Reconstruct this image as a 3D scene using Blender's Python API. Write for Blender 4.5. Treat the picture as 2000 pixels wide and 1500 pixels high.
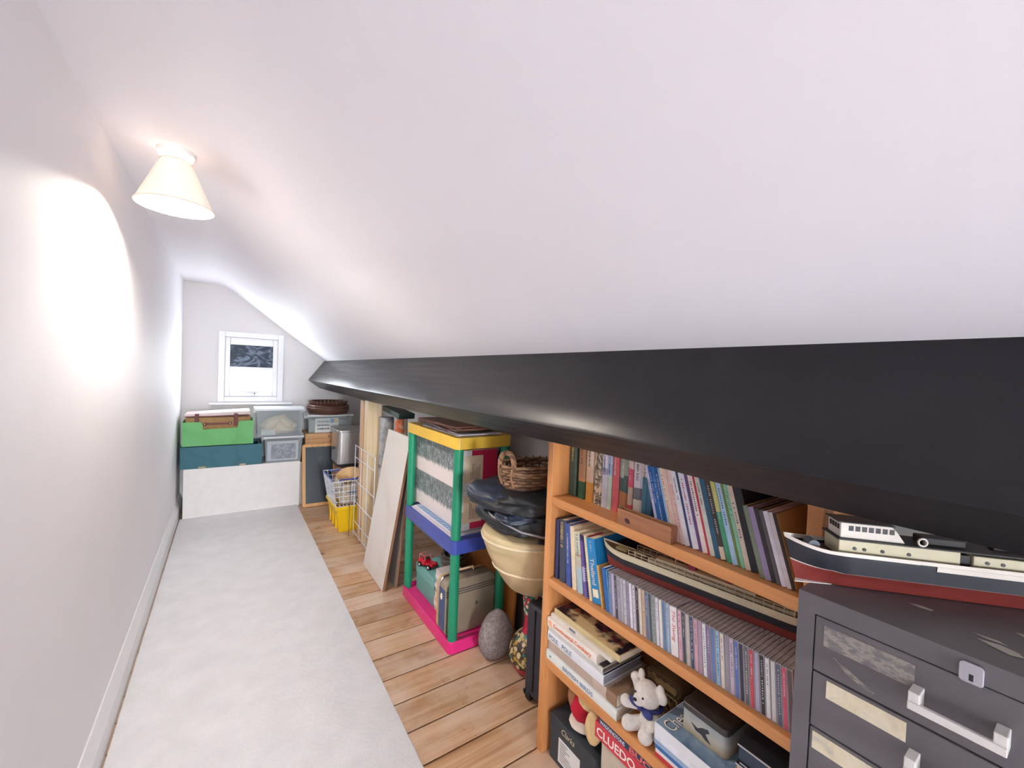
import bpy, bmesh, math, random
from mathutils import Vector, Matrix, Euler
R_ = random.Random(7)
PI = math.pi
for o in list(bpy.data.objects): bpy.data.objects.remove(o)
S = bpy.context.scene
COL = S.collection

# ------------------------------------------------------------------ camera
EYE = 1.30
def make_camera():
    W, Hh = 2000.0, 1500.0
    vy = Vector((445 - W/2, 709 - Hh/2)); vx = Vector((2185 - W/2, 777 - Hh/2))
    f = math.sqrt(-vy.dot(vx))
    dY = Vector((vy.x, vy.y, f)).normalized(); dX = Vector((vx.x, vx.y, f)).normalized()
    dX = (dX - dY * dX.dot(dY)).normalized(); dZ = dX.cross(dY)
    if dZ.y > 0: dZ = -dZ
    right = Vector((dX.x, dY.x, dZ.x)); down = Vector((dX.y, dY.y, dZ.y)); fwd = Vector((dX.z, dY.z, dZ.z))
    cd = bpy.data.cameras.new('camera'); co = bpy.data.objects.new('camera', cd); COL.objects.link(co)
    M = Matrix((right, -down, -fwd)).transposed().to_4x4(); M.translation = (0, 0, EYE)
    co.matrix_world = M
    cd.sensor_fit = 'HORIZONTAL'; cd.sensor_width = 36; cd.lens = 36 * f / W
    cd.clip_start = .02; cd.clip_end = 60
    S.camera = co
make_camera()

# ------------------------------------------------------------------ light
wd = bpy.data.worlds.new('overcast_sky'); S.world = wd; wd.use_nodes = True
bg = wd.node_tree.nodes['Background']; bg.inputs[0].default_value = (.80, .89, 1, 1); bg.inputs[1].default_value = 1.6
def area(name, loc, direction, sx, sy, energy, color):
    l = bpy.data.lights.new(name, 'AREA'); l.shape = 'RECTANGLE'; l.size = sx; l.size_y = sy
    l.energy = energy; l.color = color
    o = bpy.data.objects.new(name, l); COL.objects.link(o); o.location = loc
    o.rotation_euler = Vector(direction).to_track_quat('-Z', 'Y').to_euler()
    return o
SLOPE = .753
def slope_z(x): return 2.0 - SLOPE * (x + .032)
area('added_back_fill', (.08, -4.02, 1.20), (0, 1, 0), .72, .86, 228, (.90, .96, 1))  # soft fill added behind the camera, no source known there
area('gable_window_daylight', (.19, 4.586, 1.26), (0, -1, 0), .40, .50, 6.4, (.87, .94, 1))
S.view_settings.view_transform = 'Standard'; S.view_settings.look = 'None'
S.view_settings.gamma = 1.0; S.view_settings.use_curve_mapping = False
S.view_settings.exposure = 0.50
S.cycles.max_bounces = 16; S.cycles.diffuse_bounces = 8

# ------------------------------------------------------------------ materials
def lin(c):
    r = []
    for v in c[:3]:
        v = v / 255.0
        r.append(v / 12.92 if v <= .04045 else ((v + .055) / 1.055) ** 2.4)
    return (r[0], r[1], r[2], 1.0)
def mul(c, k): return (min(1, c[0]*k), min(1, c[1]*k), min(1, c[2]*k), 1)
MC = {}
class NT:
    def __init__(s, name):
        s.m = bpy.data.materials.new(name); s.m.use_nodes = True
        s.t = s.m.node_tree; s.b = s.t.nodes['Principled BSDF']
    def n(s, typ, **k):
        nd = s.t.nodes.new(typ)
        for a, v in k.items(): setattr(nd, a, v)
        return nd
    def l(s, a, b): s.t.links.new(a, b)
    def coord(s, scale=(1,1,1), rnd=False):
        tc = s.n('ShaderNodeTexCoord'); mp = s.n('ShaderNodeMapping'); mp.inputs['Scale'].default_value = scale
        s.l(tc.outputs['Object'], mp.inputs['Vector'])
        if rnd:
            oi = s.n('ShaderNodeObjectInfo'); cm = s.n('ShaderNodeCombineXYZ'); mm = s.n('ShaderNodeMath', operation='MULTIPLY')
            mm.inputs[1].default_value = 37.0; s.l(oi.outputs['Random'], mm.inputs[0])
            for i in range(3): s.l(mm.outputs[0], cm.inputs[i])
            s.l(cm.outputs[0], mp.inputs['Location'])
        return mp.outputs[0]
    def noise(s, vec, scale, detail=3, rough=.55, dist=0):
        nn = s.n('ShaderNodeTexNoise'); nn.inputs['Scale'].default_value = scale; nn.inputs['Detail'].default_value = detail
        nn.inputs['Roughness'].default_value = rough; nn.inputs['Distortion'].default_value = dist
        s.l(vec, nn.inputs['Vector']); return nn.outputs['Fac']
    def ramp(s, fac, stops, interp='LINEAR'):
        r = s.n('ShaderNodeValToRGB'); r.color_ramp.interpolation = interp
        e = r.color_ramp.elements
        while len(e) < len(stops): e.new(.5)
        for k, (p, c) in enumerate(stops): e[k].position = p; e[k].color = c
        s.l(fac, r.inputs[0]); return r.outputs[0]
    def mix(s, fac, a, b, mode='MIX'):
        mx = s.n('ShaderNodeMixRGB', blend_type=mode)
        for i, v in ((0, fac), (1, a), (2, b)):
            if hasattr(v, 'links'): s.l(v, mx.inputs[i])
            else: mx.inputs[i].default_value = v
        return mx.outputs[0]
    def bump(s, h, strength=.3, dist=.002):
        b = s.n('ShaderNodeBump'); b.inputs['Strength'].default_value = strength; b.inputs['Distance'].default_value = dist
        s.l(h, b.inputs['Height']); s.l(b.outputs[0], s.b.inputs['Normal'])
    def color(s, v):
        if hasattr(v, 'links'): s.l(v, s.b.inputs['Base Color'])
        else: s.b.inputs['Base Color'].default_value = v
    def set(s, **k):
        for a, v in k.items(): s.b.inputs[a.replace('_', ' ')].default_value = v
def M(c, rough=.6, var=.10, scale=14, metal=0, bump=0, bscale=120, spec=.5, stretch=(1,1,1), coat=0, name=None):
    key = (tuple(c), rough, var, scale, metal, bump, bscale, stretch, coat, spec)
    if key in MC: return MC[key]
    t = NT(name or 'paint_%d_%d_%d' % tuple(c[:3])); L = lin(c)
    v = t.coord(stretch)
    if var: t.color(t.ramp(t.noise(v, scale), [(.25, mul(L, 1-var*1.6)), (.75, mul(L, 1+var))]))
    else: t.color(L)
    t.set(Roughness=rough, Metallic=metal); t.b.inputs['Specular IOR Level'].default_value = spec
    if coat: t.b.inputs['Coat Weight'].default_value = coat; t.b.inputs['Coat Roughness'].default_value = .12
    if bump: t.bump(t.noise(v, bscale, 4), bump, .002)
    MC[key] = t.m; return t.m
def wood(name, c1, c2, axis=1, scale=9, rough=.45, ring=14, rnd=False, bump=.15):
    if name in MC: return MC[name]
    t = NT(name); sc = [ring, ring, ring]; sc[axis] = ring * .06
    v = t.coord(tuple(sc), rnd)
    g = t.noise(v, 1.0 * scale / 9, 5, .6, .6); g2 = t.noise(v, 4.0, 3, .7)
    c = t.ramp(g, [(.25, lin(c2)), (.55, lin(c1)), (.8, mul(lin(c1), 1.18))])
    c = t.mix(.35, c, t.ramp(g2, [(.3, mul(lin(c2), .85)), (.7, mul(lin(c1), 1.1))]), 'MIX')
    t.color(c); t.set(Roughness=rough); t.bump(g2, bump, .0008)
    MC[name] = t.m; return t.m
def wall_paint(name, c, bump=.25, bscale=55):
    t = NT(name); v = t.coord(); L = lin(c)
    t.color(t.ramp(t.noise(v, 1.3, 4), [(.3, mul(L, .975)), (.7, mul(L, 1.02))]))
    t.set(Roughness=.62); t.b.inputs['Specular IOR Level'].default_value = .3
    n1 = t.noise(v, bscale, 3, .6); t.bump(n1, bump, .0012); return t.m
def bands(name, stops, axis=2, length=1.0, noise=0.0, nscale=30, rough=.6, interp='CONSTANT', extra=None):
    """colour bands along one local axis, broken by noise"""
    t = NT(name); tc = t.n('ShaderNodeTexCoord'); sp = t.n('ShaderNodeSeparateXYZ'); t.l(tc.outputs['Object'], sp.inputs[0])
    d = t.n('ShaderNodeMath', operation='DIVIDE'); t.l(sp.outputs[axis], d.inputs[0]); d.inputs[1].default_value = length
    out = d.outputs[0]; v = t.coord()
    if noise:
        nn = t.noise(v, nscale, 4); a = t.n('ShaderNodeMath', operation='MULTIPLY_ADD'); t.l(nn, a.inputs[0]); a.inputs[1].default_value = noise
        s2 = t.n('ShaderNodeMath', operation='SUBTRACT'); s2.inputs[1].default_value = noise * .5; t.l(out, s2.inputs[0]); t.l(s2.outputs[0], a.inputs[2]); out = a.outputs[0]
    c = t.ramp(out, [(p, lin(k)) for p, k in stops], interp)
    c = t.mix(.5, c, t.ramp(t.noise(v, 45, 4), [(.3, (.75,.75,.75,1)), (.7, (1.05,1.05,1.05,1))]), 'MULTIPLY')
    t.color(c); t.set(Roughness=rough); return t.m
def blotch(name, cols, scale=30, rough=.6, detail=3, dist=.6, stretch=(1,1,1)):
    t = NT(name); v = t.coord(stretch); n = t.noise(v, scale, detail, .6, dist); k = len(cols)
    t.color(t.ramp(n, [(.32 + .36 * i / max(1, k-1), lin(c)) for i, c in enumerate(cols)])); t.set(Roughness=rough); return t.m
def cells(name, cols, scale=40, rough=.45):
    t = NT(name); v = t.coord(); vo = t.n('ShaderNodeTexVoronoi'); vo.inputs['Scale'].default_value = scale; t.l(v, vo.inputs['Vector'])
    sp = t.n('ShaderNodeSeparateColor'); t.l(vo.outputs['Color'], sp.inputs[0]); k = len(cols)
    c = t.ramp(sp.outputs[0], [(i / k, lin(q)) for i, q in enumerate(cols)], 'CONSTANT')
    e = t.ramp(vo.outputs['Distance'], [(.0, (1,1,1,1)), (.55, (1,1,1,1)), (.7, (.15,.12,.1,1))])
    t.color(t.mix(1.0, c, e, 'MULTIPLY')); t.set(Roughness=rough); return t.m
def plastic(name, c, alpha, rough=.12, trans=0):
    t = NT(name); t.color(lin(c)); t.set(Roughness=rough, Alpha=alpha); t.b.inputs['Transmission Weight'].default_value = trans; t.b.inputs['IOR'].default_value = 1.45; return t.m
def emit(name, c, k):
    t = NT(name); t.b.inputs['Emission Color'].default_value = lin(c); t.b.inputs['Emission Strength'].default_value = k; t.color(lin(c)); return t.m

# ------------------------------------------------------------------ mesh building
class B:
    def __init__(s): s.v = []; s.f = []; s.m = []
    def add(s, vs, fs, m=0, X=None):
        o = len(s.v)
        s.v += [tuple(X @ Vector(p)) if X else tuple(p) for p in vs]
        s.f += [tuple(i + o for i in q) for q in fs]; s.m += [m] * len(fs); return s
    def box(s, x0, x1, y0, y1, z0, z1, m=0, X=None):
        vs = [(x, y, z) for z in (z0, z1) for x, y in ((x0, y0), (x1, y0), (x1, y1), (x0, y1))]
        return s.add(vs, [(3,2,1,0), (4,5,6,7), (0,1,5,4), (1,2,6,5), (2,3,7,6), (3,0,4,7)], m, X)
    def taper(s, x0, x1, y0, y1, z0, z1, k, m=0, X=None):     # box whose foot is inset by k
        vs = [(x0+k, y0+k, z0), (x1-k, y0+k, z0), (x1-k, y1-k, z0), (x0+k, y1-k, z0), (x0, y0, z1), (x1, y0, z1), (x1, y1, z1), (x0, y1, z1)]
        return s.add(vs, [(3,2,1,0), (4,5,6,7), (0,1,5,4), (1,2,6,5), (2,3,7,6), (3,0,4,7)], m, X)
    def prism(s, poly, a, b, axis=1, m=0, X=None):
        """poly of (u, w); axis 0: (y,z) along x, 1: (x,z) along y, 2: (x,y) along z"""
        def P(u, w, t): return {0: (t, u, w), 1: (u, t, w), 2: (u, w, t)}[axis]
        n = len(poly); vs = [P(u, w, a) for u, w in poly] + [P(u, w, b) for u, w in poly]
        fs = [tuple(range(n))[::-1], tuple(range(n, 2*n))] + [(i, (i+1) % n, n + (i+1) % n, n + i) for i in range(n)]
        return s.add(vs, fs, m, X)
    def lathe(s, prof, n=24, c=(0,0,0), m=0, X=None, sx=1, sy=1, cap=True):
        vs = []; fs = []; k = len(prof)
        for r, z in prof:
            for i in range(n):
                a = 2*PI*i/n; vs.append((c[0] + r*sx*math.cos(a), c[1] + r*sy*math.sin(a), c[2] + z))
        for j in range(k-1):
            for i in range(n): fs.append((j*n+i, j*n+(i+1) % n, (j+1)*n+(i+1) % n, (j+1)*n+i))
        if cap: fs += [tuple(range(n))[::-1], tuple(range((k-1)*n, k*n))]
        return s.add(vs, fs, m, X)
    def tube(s, path, r, n=6, closed=False, m=0, X=None, cap=True):
        P = [Vector(p) for p in path]; k = len(P); vs = []; fs = []; up = None
        for i in range(k):
            d = (P[(i+1) % k] - P[i-1]) if closed else (P[min(i+1, k-1)] - P[max(i-1, 0)])
            d.normalize()
            if up is None:
                up = Vector((0,0,1)) if abs(d.z) < .9 else Vector((1,0,0))
            up = (up - d * up.dot(d)); up = up.normalized() if up.length > 1e-6 else d.orthogonal().normalized()
            sd = d.cross(up); rr = r[i] if isinstance(r, (list, tuple)) else r
            for j in range(n):
                a = 2*PI*j/n; vs.append(P[i] + up*math.cos(a)*rr + sd*math.sin(a)*rr)
        for i in range(k if closed else k-1):
            for j in range(n):
                a, b = i*n, ((i+1) % k)*n; fs.append((a+j, b+j, b+(j+1) % n, a+(j+1) % n))
        if cap and not closed: fs += [tuple(range(n)), tuple(range((k-1)*n, k*n))[::-1]]
        return s.add(vs, fs, m, X)
    def ball(s, c, rx, ry=None, rz=None, n=16, k=10, m=0, X=None, fn=None):
        ry = ry or rx; rz = rz or rx; vs = []; fs = []
        for j in range(k+1):
            ph = PI*j/k
            for i in range(n):
                a = 2*PI*i/n; p = Vector((math.sin(ph)*math.cos(a), math.sin(ph)*math.sin(a), math.cos(ph)))
                if fn: p = fn(p)
                vs.append((c[0]+p.x*rx, c[1]+p.y*ry, c[2]+p.z*rz))
        for j in range(k):
            for i in range(n): fs.append((j*n+i, (j+1)*n+i, (j+1)*n+(i+1) % n, j*n+(i+1) % n))
        return s.add(vs, fs, m, X)
    def grid(s, fn, nu, nv, m=0, X=None):
        vs = [fn(i/nu, j/nv) for j in range(nv+1) for i in range(nu+1)]
        fs = [(j*(nu+1)+i, j*(nu+1)+i+1, (j+1)*(nu+1)+i+1, (j+1)*(nu+1)+i) for j in range(nv) for i in range(nu)]
        return s.add(vs, fs, m, X)
    def build(s, name, mats, parent=None, loc=None, rot=None, bevel=0, smooth=None, label=None, cat=None, group=None, kind=None, seg=2, weld=False):
        me = bpy.data.meshes.new(name); me.from_pydata(s.v, [], s.f)
        mats = mats if isinstance(mats, (list, tuple)) else [mats]
        for q in mats: me.materials.append(q)
        if len(mats) > 1: me.polygons.foreach_set('material_index', s.m)
        bm = bmesh.new(); bm.from_mesh(me)
        if weld: bmesh.ops.remove_doubles(bm, verts=bm.verts, dist=1e-5)
        bmesh.ops.recalc_face_normals(bm, faces=bm.faces); bm.to_mesh(me); bm.free()
        if smooth:
            me.shade_smooth(); me.set_sharp_from_angle(angle=math.radians(smooth))
        return link(name, me, parent, loc, rot, bevel, label, cat, group, kind, seg)
def link(name, me, parent=None, loc=None, rot=None, bevel=0, label=None, cat=None, group=None, kind=None, seg=2):
    o = bpy.data.objects.new(name, me); COL.objects.link(o)
    if parent: o.parent = parent
    if loc is not None: o.location = loc
    if rot is not None: o.rotation_euler = rot
    if bevel:
        md = o.modifiers.new('bevel', 'BEVEL'); md.width = bevel; md.segments = seg; md.limit_method = 'ANGLE'; md.angle_limit = .6; md.harden_normals = False
    if label: o['label'] = label
    if cat: o['category'] = cat
    if group: o['group'] = group
    if kind: o['kind'] = kind
    return o
def thing(name, label, cat, loc=(0,0,0), rot=(0,0,0), group=None):
    o = bpy.data.objects.new(name, None); COL.objects.link(o); o.empty_display_size = .05
    o.location = loc; o.rotation_euler = rot; o['label'] = label; o['category'] = cat
    if group: o['group'] = group
    return o
def box(*a, m=0, X=None): return B().box(*a, m=m, X=X)
def text(s, L, Hh, mat, parent, X, name='lettering', shear=0, bold=0):
    """flat print: words as thin geometry, stretched to L x Hh, lower left at X's origin"""
    cu = bpy.data.curves.new('t', 'FONT'); cu.body = s; cu.size = 1; cu.shear = shear; cu.offset = bold; cu.resolution_u = 3
    to = bpy.data.objects.new('t', cu); COL.objects.link(to)
    me = bpy.data.meshes.new_from_object(to); bpy.data.objects.remove(to); bpy.data.curves.remove(cu)
    xs = [v.co.x for v in me.vertices]; ys = [v.co.y for v in me.vertices]
    kx = L / max(1e-6, max(xs)-min(xs)); ky = Hh / max(1e-6, max(ys)-min(ys)); x0, y0 = min(xs), min(ys)
    for v in me.vertices: v.co = X @ Vector(((v.co.x-x0)*kx, (v.co.y-y0)*ky, 0))
    me.name = name; me.materials.clear(); me.materials.append(mat)
    return link(name, me, parent)
def frame(o, ax, ay):                                           # text frame: origin, reading direction, letter-up direction
    ax = Vector(ax).normalized(); ay = Vector(ay).normalized(); az = ax.cross(ay)
    m = Matrix((ax, ay, az)).transposed().to_4x4(); m.translation = o; return m
def jitter(fn, amp, sc, seed=0):
    from mathutils import noise
    def g(u, v):
        p = Vector(fn(u, v)); q = p * sc + Vector((seed, seed*.7, seed*1.3))
        return p + Vector((noise.noise(q), noise.noise(q + Vector((9,2,5))), noise.noise(q + Vector((3,8,1))))) * amp
    return g
def rock(c, r, amp, sc, n=32, k=20, seed=0, fn=None):
    from mathutils import noise
    def f(p):
        q = fn(p) if fn else p
        return q * (1 + amp * noise.noise(p * sc + Vector((seed, seed, seed))) + amp*.4*noise.noise(p * sc*2.7 + Vector((seed, 3, seed))))
    return B().ball(c, r[0], r[1], r[2], n, k, fn=f)

# ------------------------------------------------------------------ the room
WX, YE, YB, KX = -.328, 4.62, -3.80, 1.32
CREAM = lin((232, 222, 216))
m_ceil = wall_paint('ceiling_paint', (238, 235, 239)); m_wall = wall_paint('wall_paint', (239, 237, 240), .2, 40)
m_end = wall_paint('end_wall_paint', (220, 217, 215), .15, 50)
m_gloss = M((224, 224, 226), .30, .03, 4, name='white_gloss_paint')
m_gap = M((20, 14, 11), .9, .1, name='dark_gap')
def plank_mat():
    t = NT('varnished_pine_board'); v = t.coord((1.3, 22, 22), True); v2 = t.coord((1, 1, 1), True)
    g = t.noise(v, 1.1, 6, .62, 1.1); sp = t.noise(v2, 3.2, 4, .6); oi = t.n('ShaderNodeObjectInfo')
    c = t.ramp(g, [(.2, lin((142, 100, 66))), (.48, lin((190, 150, 114))), (.75, lin((214, 186, 156)))])
    tint = t.ramp(oi.outputs['Random'], [(0, (.80, .78, .76, 1)), (.5, (1, .98, .95, 1)), (1, (1.06, 1.05, 1.06, 1))])
    c = t.mix(1.0, c, tint, 'MULTIPLY')
    c = t.mix(t.ramp(sp, [(.42, (0,0,0,1)), (.66, (.7,.7,.7,1))]), c, lin((212, 192, 174)))     # worn, paler patches
    kn = t.n('ShaderNodeTexVoronoi'); kn.inputs['Scale'].default_value = 5.5; t.l(v2, kn.inputs['Vector'])
    c = t.mix(t.ramp(kn.outputs['Distance'], [(.06, (.8,.8,.8,1)), (.12, (0,0,0,1))]), c, lin((70, 42, 28)))  # knots
    t.color(c); t.l(t.ramp(t.noise(v2, 7, 4), [(.3, (.24,.24,.24,1)), (.75, (.5,.5,.5,1))]), t.b.inputs['Roughness'])
    t.bump(g, .12, .001); return t.m
fl = B().box(WX-.1, KX+.1, YB-.1, YE+.1, -.06, -.022).build('floor', m_gap, kind='structure')
m_plank = plank_mat(); PW = .1455
pb = B(); hw = PW/2 - .0034
pb.prism([(-hw, -.022), (hw, -.022), (hw, -.0018), (hw-.0015, 0), (-hw+.0015, 0), (-hw, -.0018)], WX-.02, KX+.02, 0)
pmesh = None
yj = 1.242 + .5*PW
k = math.floor((YB - yj)/PW)
while yj + k*PW < YE + .05:
    y = yj + k*PW
    if pmesh is None:
        po = pb.build('plank', m_plank, fl, (0, y, 0)); pmesh = po.data
    else: po = link('plank', pmesh, fl, (0, y, 0))
    k += 1
B().box(WX-.12, WX, YB-.12, YE+.12, -.06, 2.12).build('wall_left', m_wall, kind='structure')
# ceiling: narrow flat strip, soft turn, roof slope
prof = [(WX-.1, 2.0), (-.11, 2.0)]
for i in range(1, 12):
    t = i/12; a, c, b = Vector((-.11, 2.0)), Vector((-.032, 2.0)), Vector((.055, slope_z(.055)))
    p = a*(1-t)**2 + c*2*t*(1-t) + b*t*t; prof.append((p.x, p.y))
prof.append((.055, slope_z(.055)))
def ceil_poly(pts): return pts + [(x + .09, z + .13) for x, z in pts[::-1]]
cb = B(); full = prof + [(KX+.08, slope_z(KX+.08))]
cb.prism(ceil_poly(full), YB-.1, YE+.1, 1)
cb.build('ceiling', m_ceil, smooth=25, kind='structure')
B().box(KX, KX+.1, YB-.1, YE+.1, -.06, slope_z(KX)+.05).build('wall_right', m_end, kind='structure')
# gable wall with the small window
GX0, GX1, GZ0, GZ1 = -.035, .41, .972, 1.552
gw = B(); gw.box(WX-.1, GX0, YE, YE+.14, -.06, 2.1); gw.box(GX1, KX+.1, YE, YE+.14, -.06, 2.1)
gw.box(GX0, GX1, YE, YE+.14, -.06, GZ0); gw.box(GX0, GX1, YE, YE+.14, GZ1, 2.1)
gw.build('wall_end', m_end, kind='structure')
bw = B(); BX0, BX1, BZ0, BZ1 = -.25, .42, .79, 1.59
bw.box(WX-.1, BX0, YB-.14, YB, -.06, 2.1); bw.box(BX1, KX+.1, YB-.14, YB, -.06, 2.1)
bw.box(BX0, BX1, YB-.14, YB, -.06, BZ0); bw.box(BX0, BX1, YB-.14, YB, BZ1, 2.1)
bw.build('wall_back', m_wall, kind='structure')
sk = B(); sk.prism([(WX-.005, 0), (WX+.022, 0), (WX+.022, .102), (WX+.016, .112), (WX+.008, .140), (WX+.004, .147), (WX-.005, .147)], YB, 4.60, 1)
sk.build('baseboard_left', m_gloss, kind='structure', smooth=25)
# windows
def window(name, x0, x1, z0, z1, y, d, blind):
    ww = B()
    for a in ((x0-.037, x0+.012, z0-.03, z1+.037), (x1-.012, x1+.037, z0-.03, z1+.037)):
        ww.box(a[0], a[1], y - d*.018, y + d*.02, a[2], a[3])
    ww.box(x0+.012, x1-.012, y - d*.018, y + d*.02, z1-.012, z1+.037)
    ww.box(x0+.012, x1-.012, y - d*.018, y + d*.02, z0-.03, z0+.02)
    w = ww.build(name, m_gloss, kind='structure', bevel=.003)
    st = .052
    s2 = B(); s2.box(x0+.012, x0+st, y - d*.004, y + d*.05, z0+.02, z1-.012); s2.box(x1-st, x1-.012, y - d*.004, y + d*.05, z0+.02, z1-.012)
    s2.box(x0+st, x1-st, y - d*.004, y + d*.05, z1-.012-.068, z1-.012); s2.box(x0+st, x1-st, y - d*.004, y + d*.05, z0+.02, z0+.072)
    s2.build('sash', m_gloss, w, bevel=.004)
    gx0, gx1, gz0, gz1 = x0+st, x1-st, z0+.072, z1-.08
    if blind:
        zb = 1.262
        t = NT('smeared_window_glass'); v = t.coord((1.0, 1, 1.5)); n = t.noise(v, 7, 6, .6, 2.6)
        t.color(t.ramp(n, [(.30, lin((30, 40, 54))), (.5, lin((52, 64, 80))), (.62, lin((120, 134, 152))), (.72, lin((46, 58, 74)))]))
        t.set(Roughness=.35); t.b.inputs['Specular IOR Level'].default_value = .15
        B().box(gx0-.004, gx1+.004, y + d*.018, y + d*.024, zb, gz1+.004).build('pane', t.m, w, label='blue grey smeared upper pane')
        bb = B(); bb.box(gx0-.004, gx1+.004, y + d*.008, y + d*.022, zb-.014, zb+.008)
        bb.build('blind_rail', m_gloss, w, bevel=.002)
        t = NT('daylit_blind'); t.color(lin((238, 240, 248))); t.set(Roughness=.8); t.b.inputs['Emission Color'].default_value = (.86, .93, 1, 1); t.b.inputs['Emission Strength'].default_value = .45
        pl = B(); n = 14
        for i in range(n):
            za = gz0-.004 + (zb-.014-gz0+.004)*i/n; zc = gz0-.004 + (zb-.014-gz0+.004)*(i+1)/n
            pl.prism([(y + d*.016, za), (y + d*.019, (za+zc)/2), (y + d*.016, zc), (y + d*.0175, zc), (y + d*.0205, (za+zc)/2), (y + d*.0175, za)], gx0-.003, gx1+.003, 0)
        pl.build('pleated_blind', t.m, w, label='white pleated blind over the lower half')
        h = B(); h.box(.185, .235, y-.020, y-.004, 1.012, 1.026); h.box(.150, .215, y-.030, y-.020, 1.0185, 1.0265)
        h.build('handle', M((190, 190, 192), .25, .03, metal=1, name='steel_handle'), w, bevel=.003)
        h = B(); h.ball((.212, y-.026, 1.022), .007, .006, .007, 10, 6); h.build('lock_button', M((60, 60, 62), .3, .03), w)
    else:
        g = NT('clear_glass'); g.set(Roughness=.02, Alpha=.12); g.color((.9,.95,1,1))
        B().box(gx0-.004, gx1+.004, y + d*.02, y + d*.026, gz0-.004, gz1+.004).build('pane', g.m, w)
    return w
w1 = window('window_1', GX0, GX1, GZ0, GZ1, YE, 1, True)
sl = B(); sl.box(-.137, .531, YE-.045, YE+.005, .918, .941); sl.build('sill', m_gloss, w1, bevel=.006)
window('added_back_window', BX0, BX1, BZ0, BZ1, YB, -1, False)  # unseen, invented window: opening for the added fill behind the camera
ca = math.atan(SLOPE)
# the purlin: black painted beam square to the slope
def beam():
    t = NT('black_satin_paint'); v = t.coord((26, 1.2, 26)); v2 = t.coord()
    br = t.noise(v, 1.6, 6, .65, .4); wr = t.noise(v2, 6, 5, .6)
    t.color(t.ramp(wr, [(.35, lin((20, 19, 23))), (.6, lin((25, 24, 28))), (.8, lin((34, 32, 35)))]))
    t.l(t.ramp(br, [(.3, (.30,.30,.30,1)), (.7, (.42,.42,.42,1))]), t.b.inputs['Roughness']); t.bump(br, .35, .0012); t.b.inputs['Specular IOR Level'].default_value = .38
    ch = t.m
    from mathutils import noise
    a = Vector((math.sin(ca), 0, math.cos(ca))); d = Vector((math.cos(ca), 0, -math.sin(ca)))   # a: out through the roof; d: down the slope
    bb = B(); ys = [YB-.05 + (YE + .05 - YB + .05)*i/90 for i in range(91)]; rings = []
    for y in ys:
        k = min(1, max(0, y/4.6)); tk = .100 + .045*min(1, max(0, (y-.7)/2))
        rd = Vector((.66 + .010*k, y, 1.179 - .017*k))
        w = lambda q: .0028*noise.noise(Vector((q, y*1.7, 0))) + .0012*noise.noise(Vector((q, y*9, 4)))
        p = [rd + a*(.262) , rd + a*.245, rd + a*.16 - d*w(1), rd + a*.08 - d*w(2), rd + a*.008 - d*w(3), rd + a*.001 + d*.004, rd + d*.012 - a*w(4),
             rd + d*tk*.5 - a*w(5)*1.4, rd + d*(tk-.004) - a*w(6)*1.5, rd + d*tk + a*.004, rd + d*tk + a*.262]
        for q in p: q.y = y
        rings.append(p)
    n = len(rings[0]); vs = [q for r in rings for q in r]; fs = []
    for j in range(len(rings)-1):
        for i in range(n): fs.append((j*n+i, j*n+(i+1) % n, (j+1)*n+(i+1) % n, (j+1)*n+i))
    fs += [tuple(range(n)), tuple(range((len(rings)-1)*n, len(rings)*n))[::-1]]
    bb.add(vs, fs); bb.build('trim_1', ch, smooth=35, kind='structure')
beam()
# carpet runner
def carpet():
    t = NT('cream_carpet_pile'); v = t.coord(); n1 = t.noise(v, 420, 3, .7); n2 = t.noise(v, 9, 5, .6); n3 = t.noise(v, 60, 3, .6)
    c = t.ramp(n2, [(.3, lin((233, 232, 233))), (.7, lin((244, 243, 244)))])
    c = t.mix(1, c, t.ramp(n1, [(.3, (.80,.80,.80,1)), (.7, (1.06,1.06,1.06,1))]), 'MULTIPLY'); t.color(c); t.set(Roughness=.95)
    t.b.inputs['Specular IOR Level'].default_value = .05; t.b.inputs['Sheen Weight'].default_value = .3
    ad = t.n('ShaderNodeMath', operation='ADD'); t.l(n1, ad.inputs[0]); t.l(n3, ad.inputs[1]); t.bump(ad.outputs[0], .55, .004)
    from mathutils import noise
    y0, y1, n = YB+.02, 4.262, 150; bb = B(); vs = []; fs = []
    for i in range(n+1):
        y = y0 + (y1-y0)*i/n; e = .0022*noise.noise(Vector((y*14, 0, 3))) + .0015*noise.noise(Vector((y*50, 1, 3)))
        xl = -.2995 + .0015*noise.noise(Vector((y*20, 5, 0))); xr = .550 + .006*(y-1)/3 + e
        hz = .012 + .0012*noise.noise(Vector((y*3, 0, 8)))
        vs += [(xl, y, .0), (xl, y, hz), (xl+.006, y, hz+.002), (.12, y, hz+.0025), (xr-.006, y, hz+.002), (xr, y, hz-.002), (xr, y, .0)]
    for j in range(n):
        for i in range(7): fs.append((j*7+i, j*7+(i+1) % 7, (j+1)*7+(i+1) % 7, (j+1)*7+i))
    fs += [tuple(range(7)), tuple(range(n*7, n*7+7))[::-1]]
    bb.add(vs, fs); bb.build('carpet_runner', t.m, smooth=50, label='long cream cut-pile carpet runner along the left wall', cat='carpet')
carpet()
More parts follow.
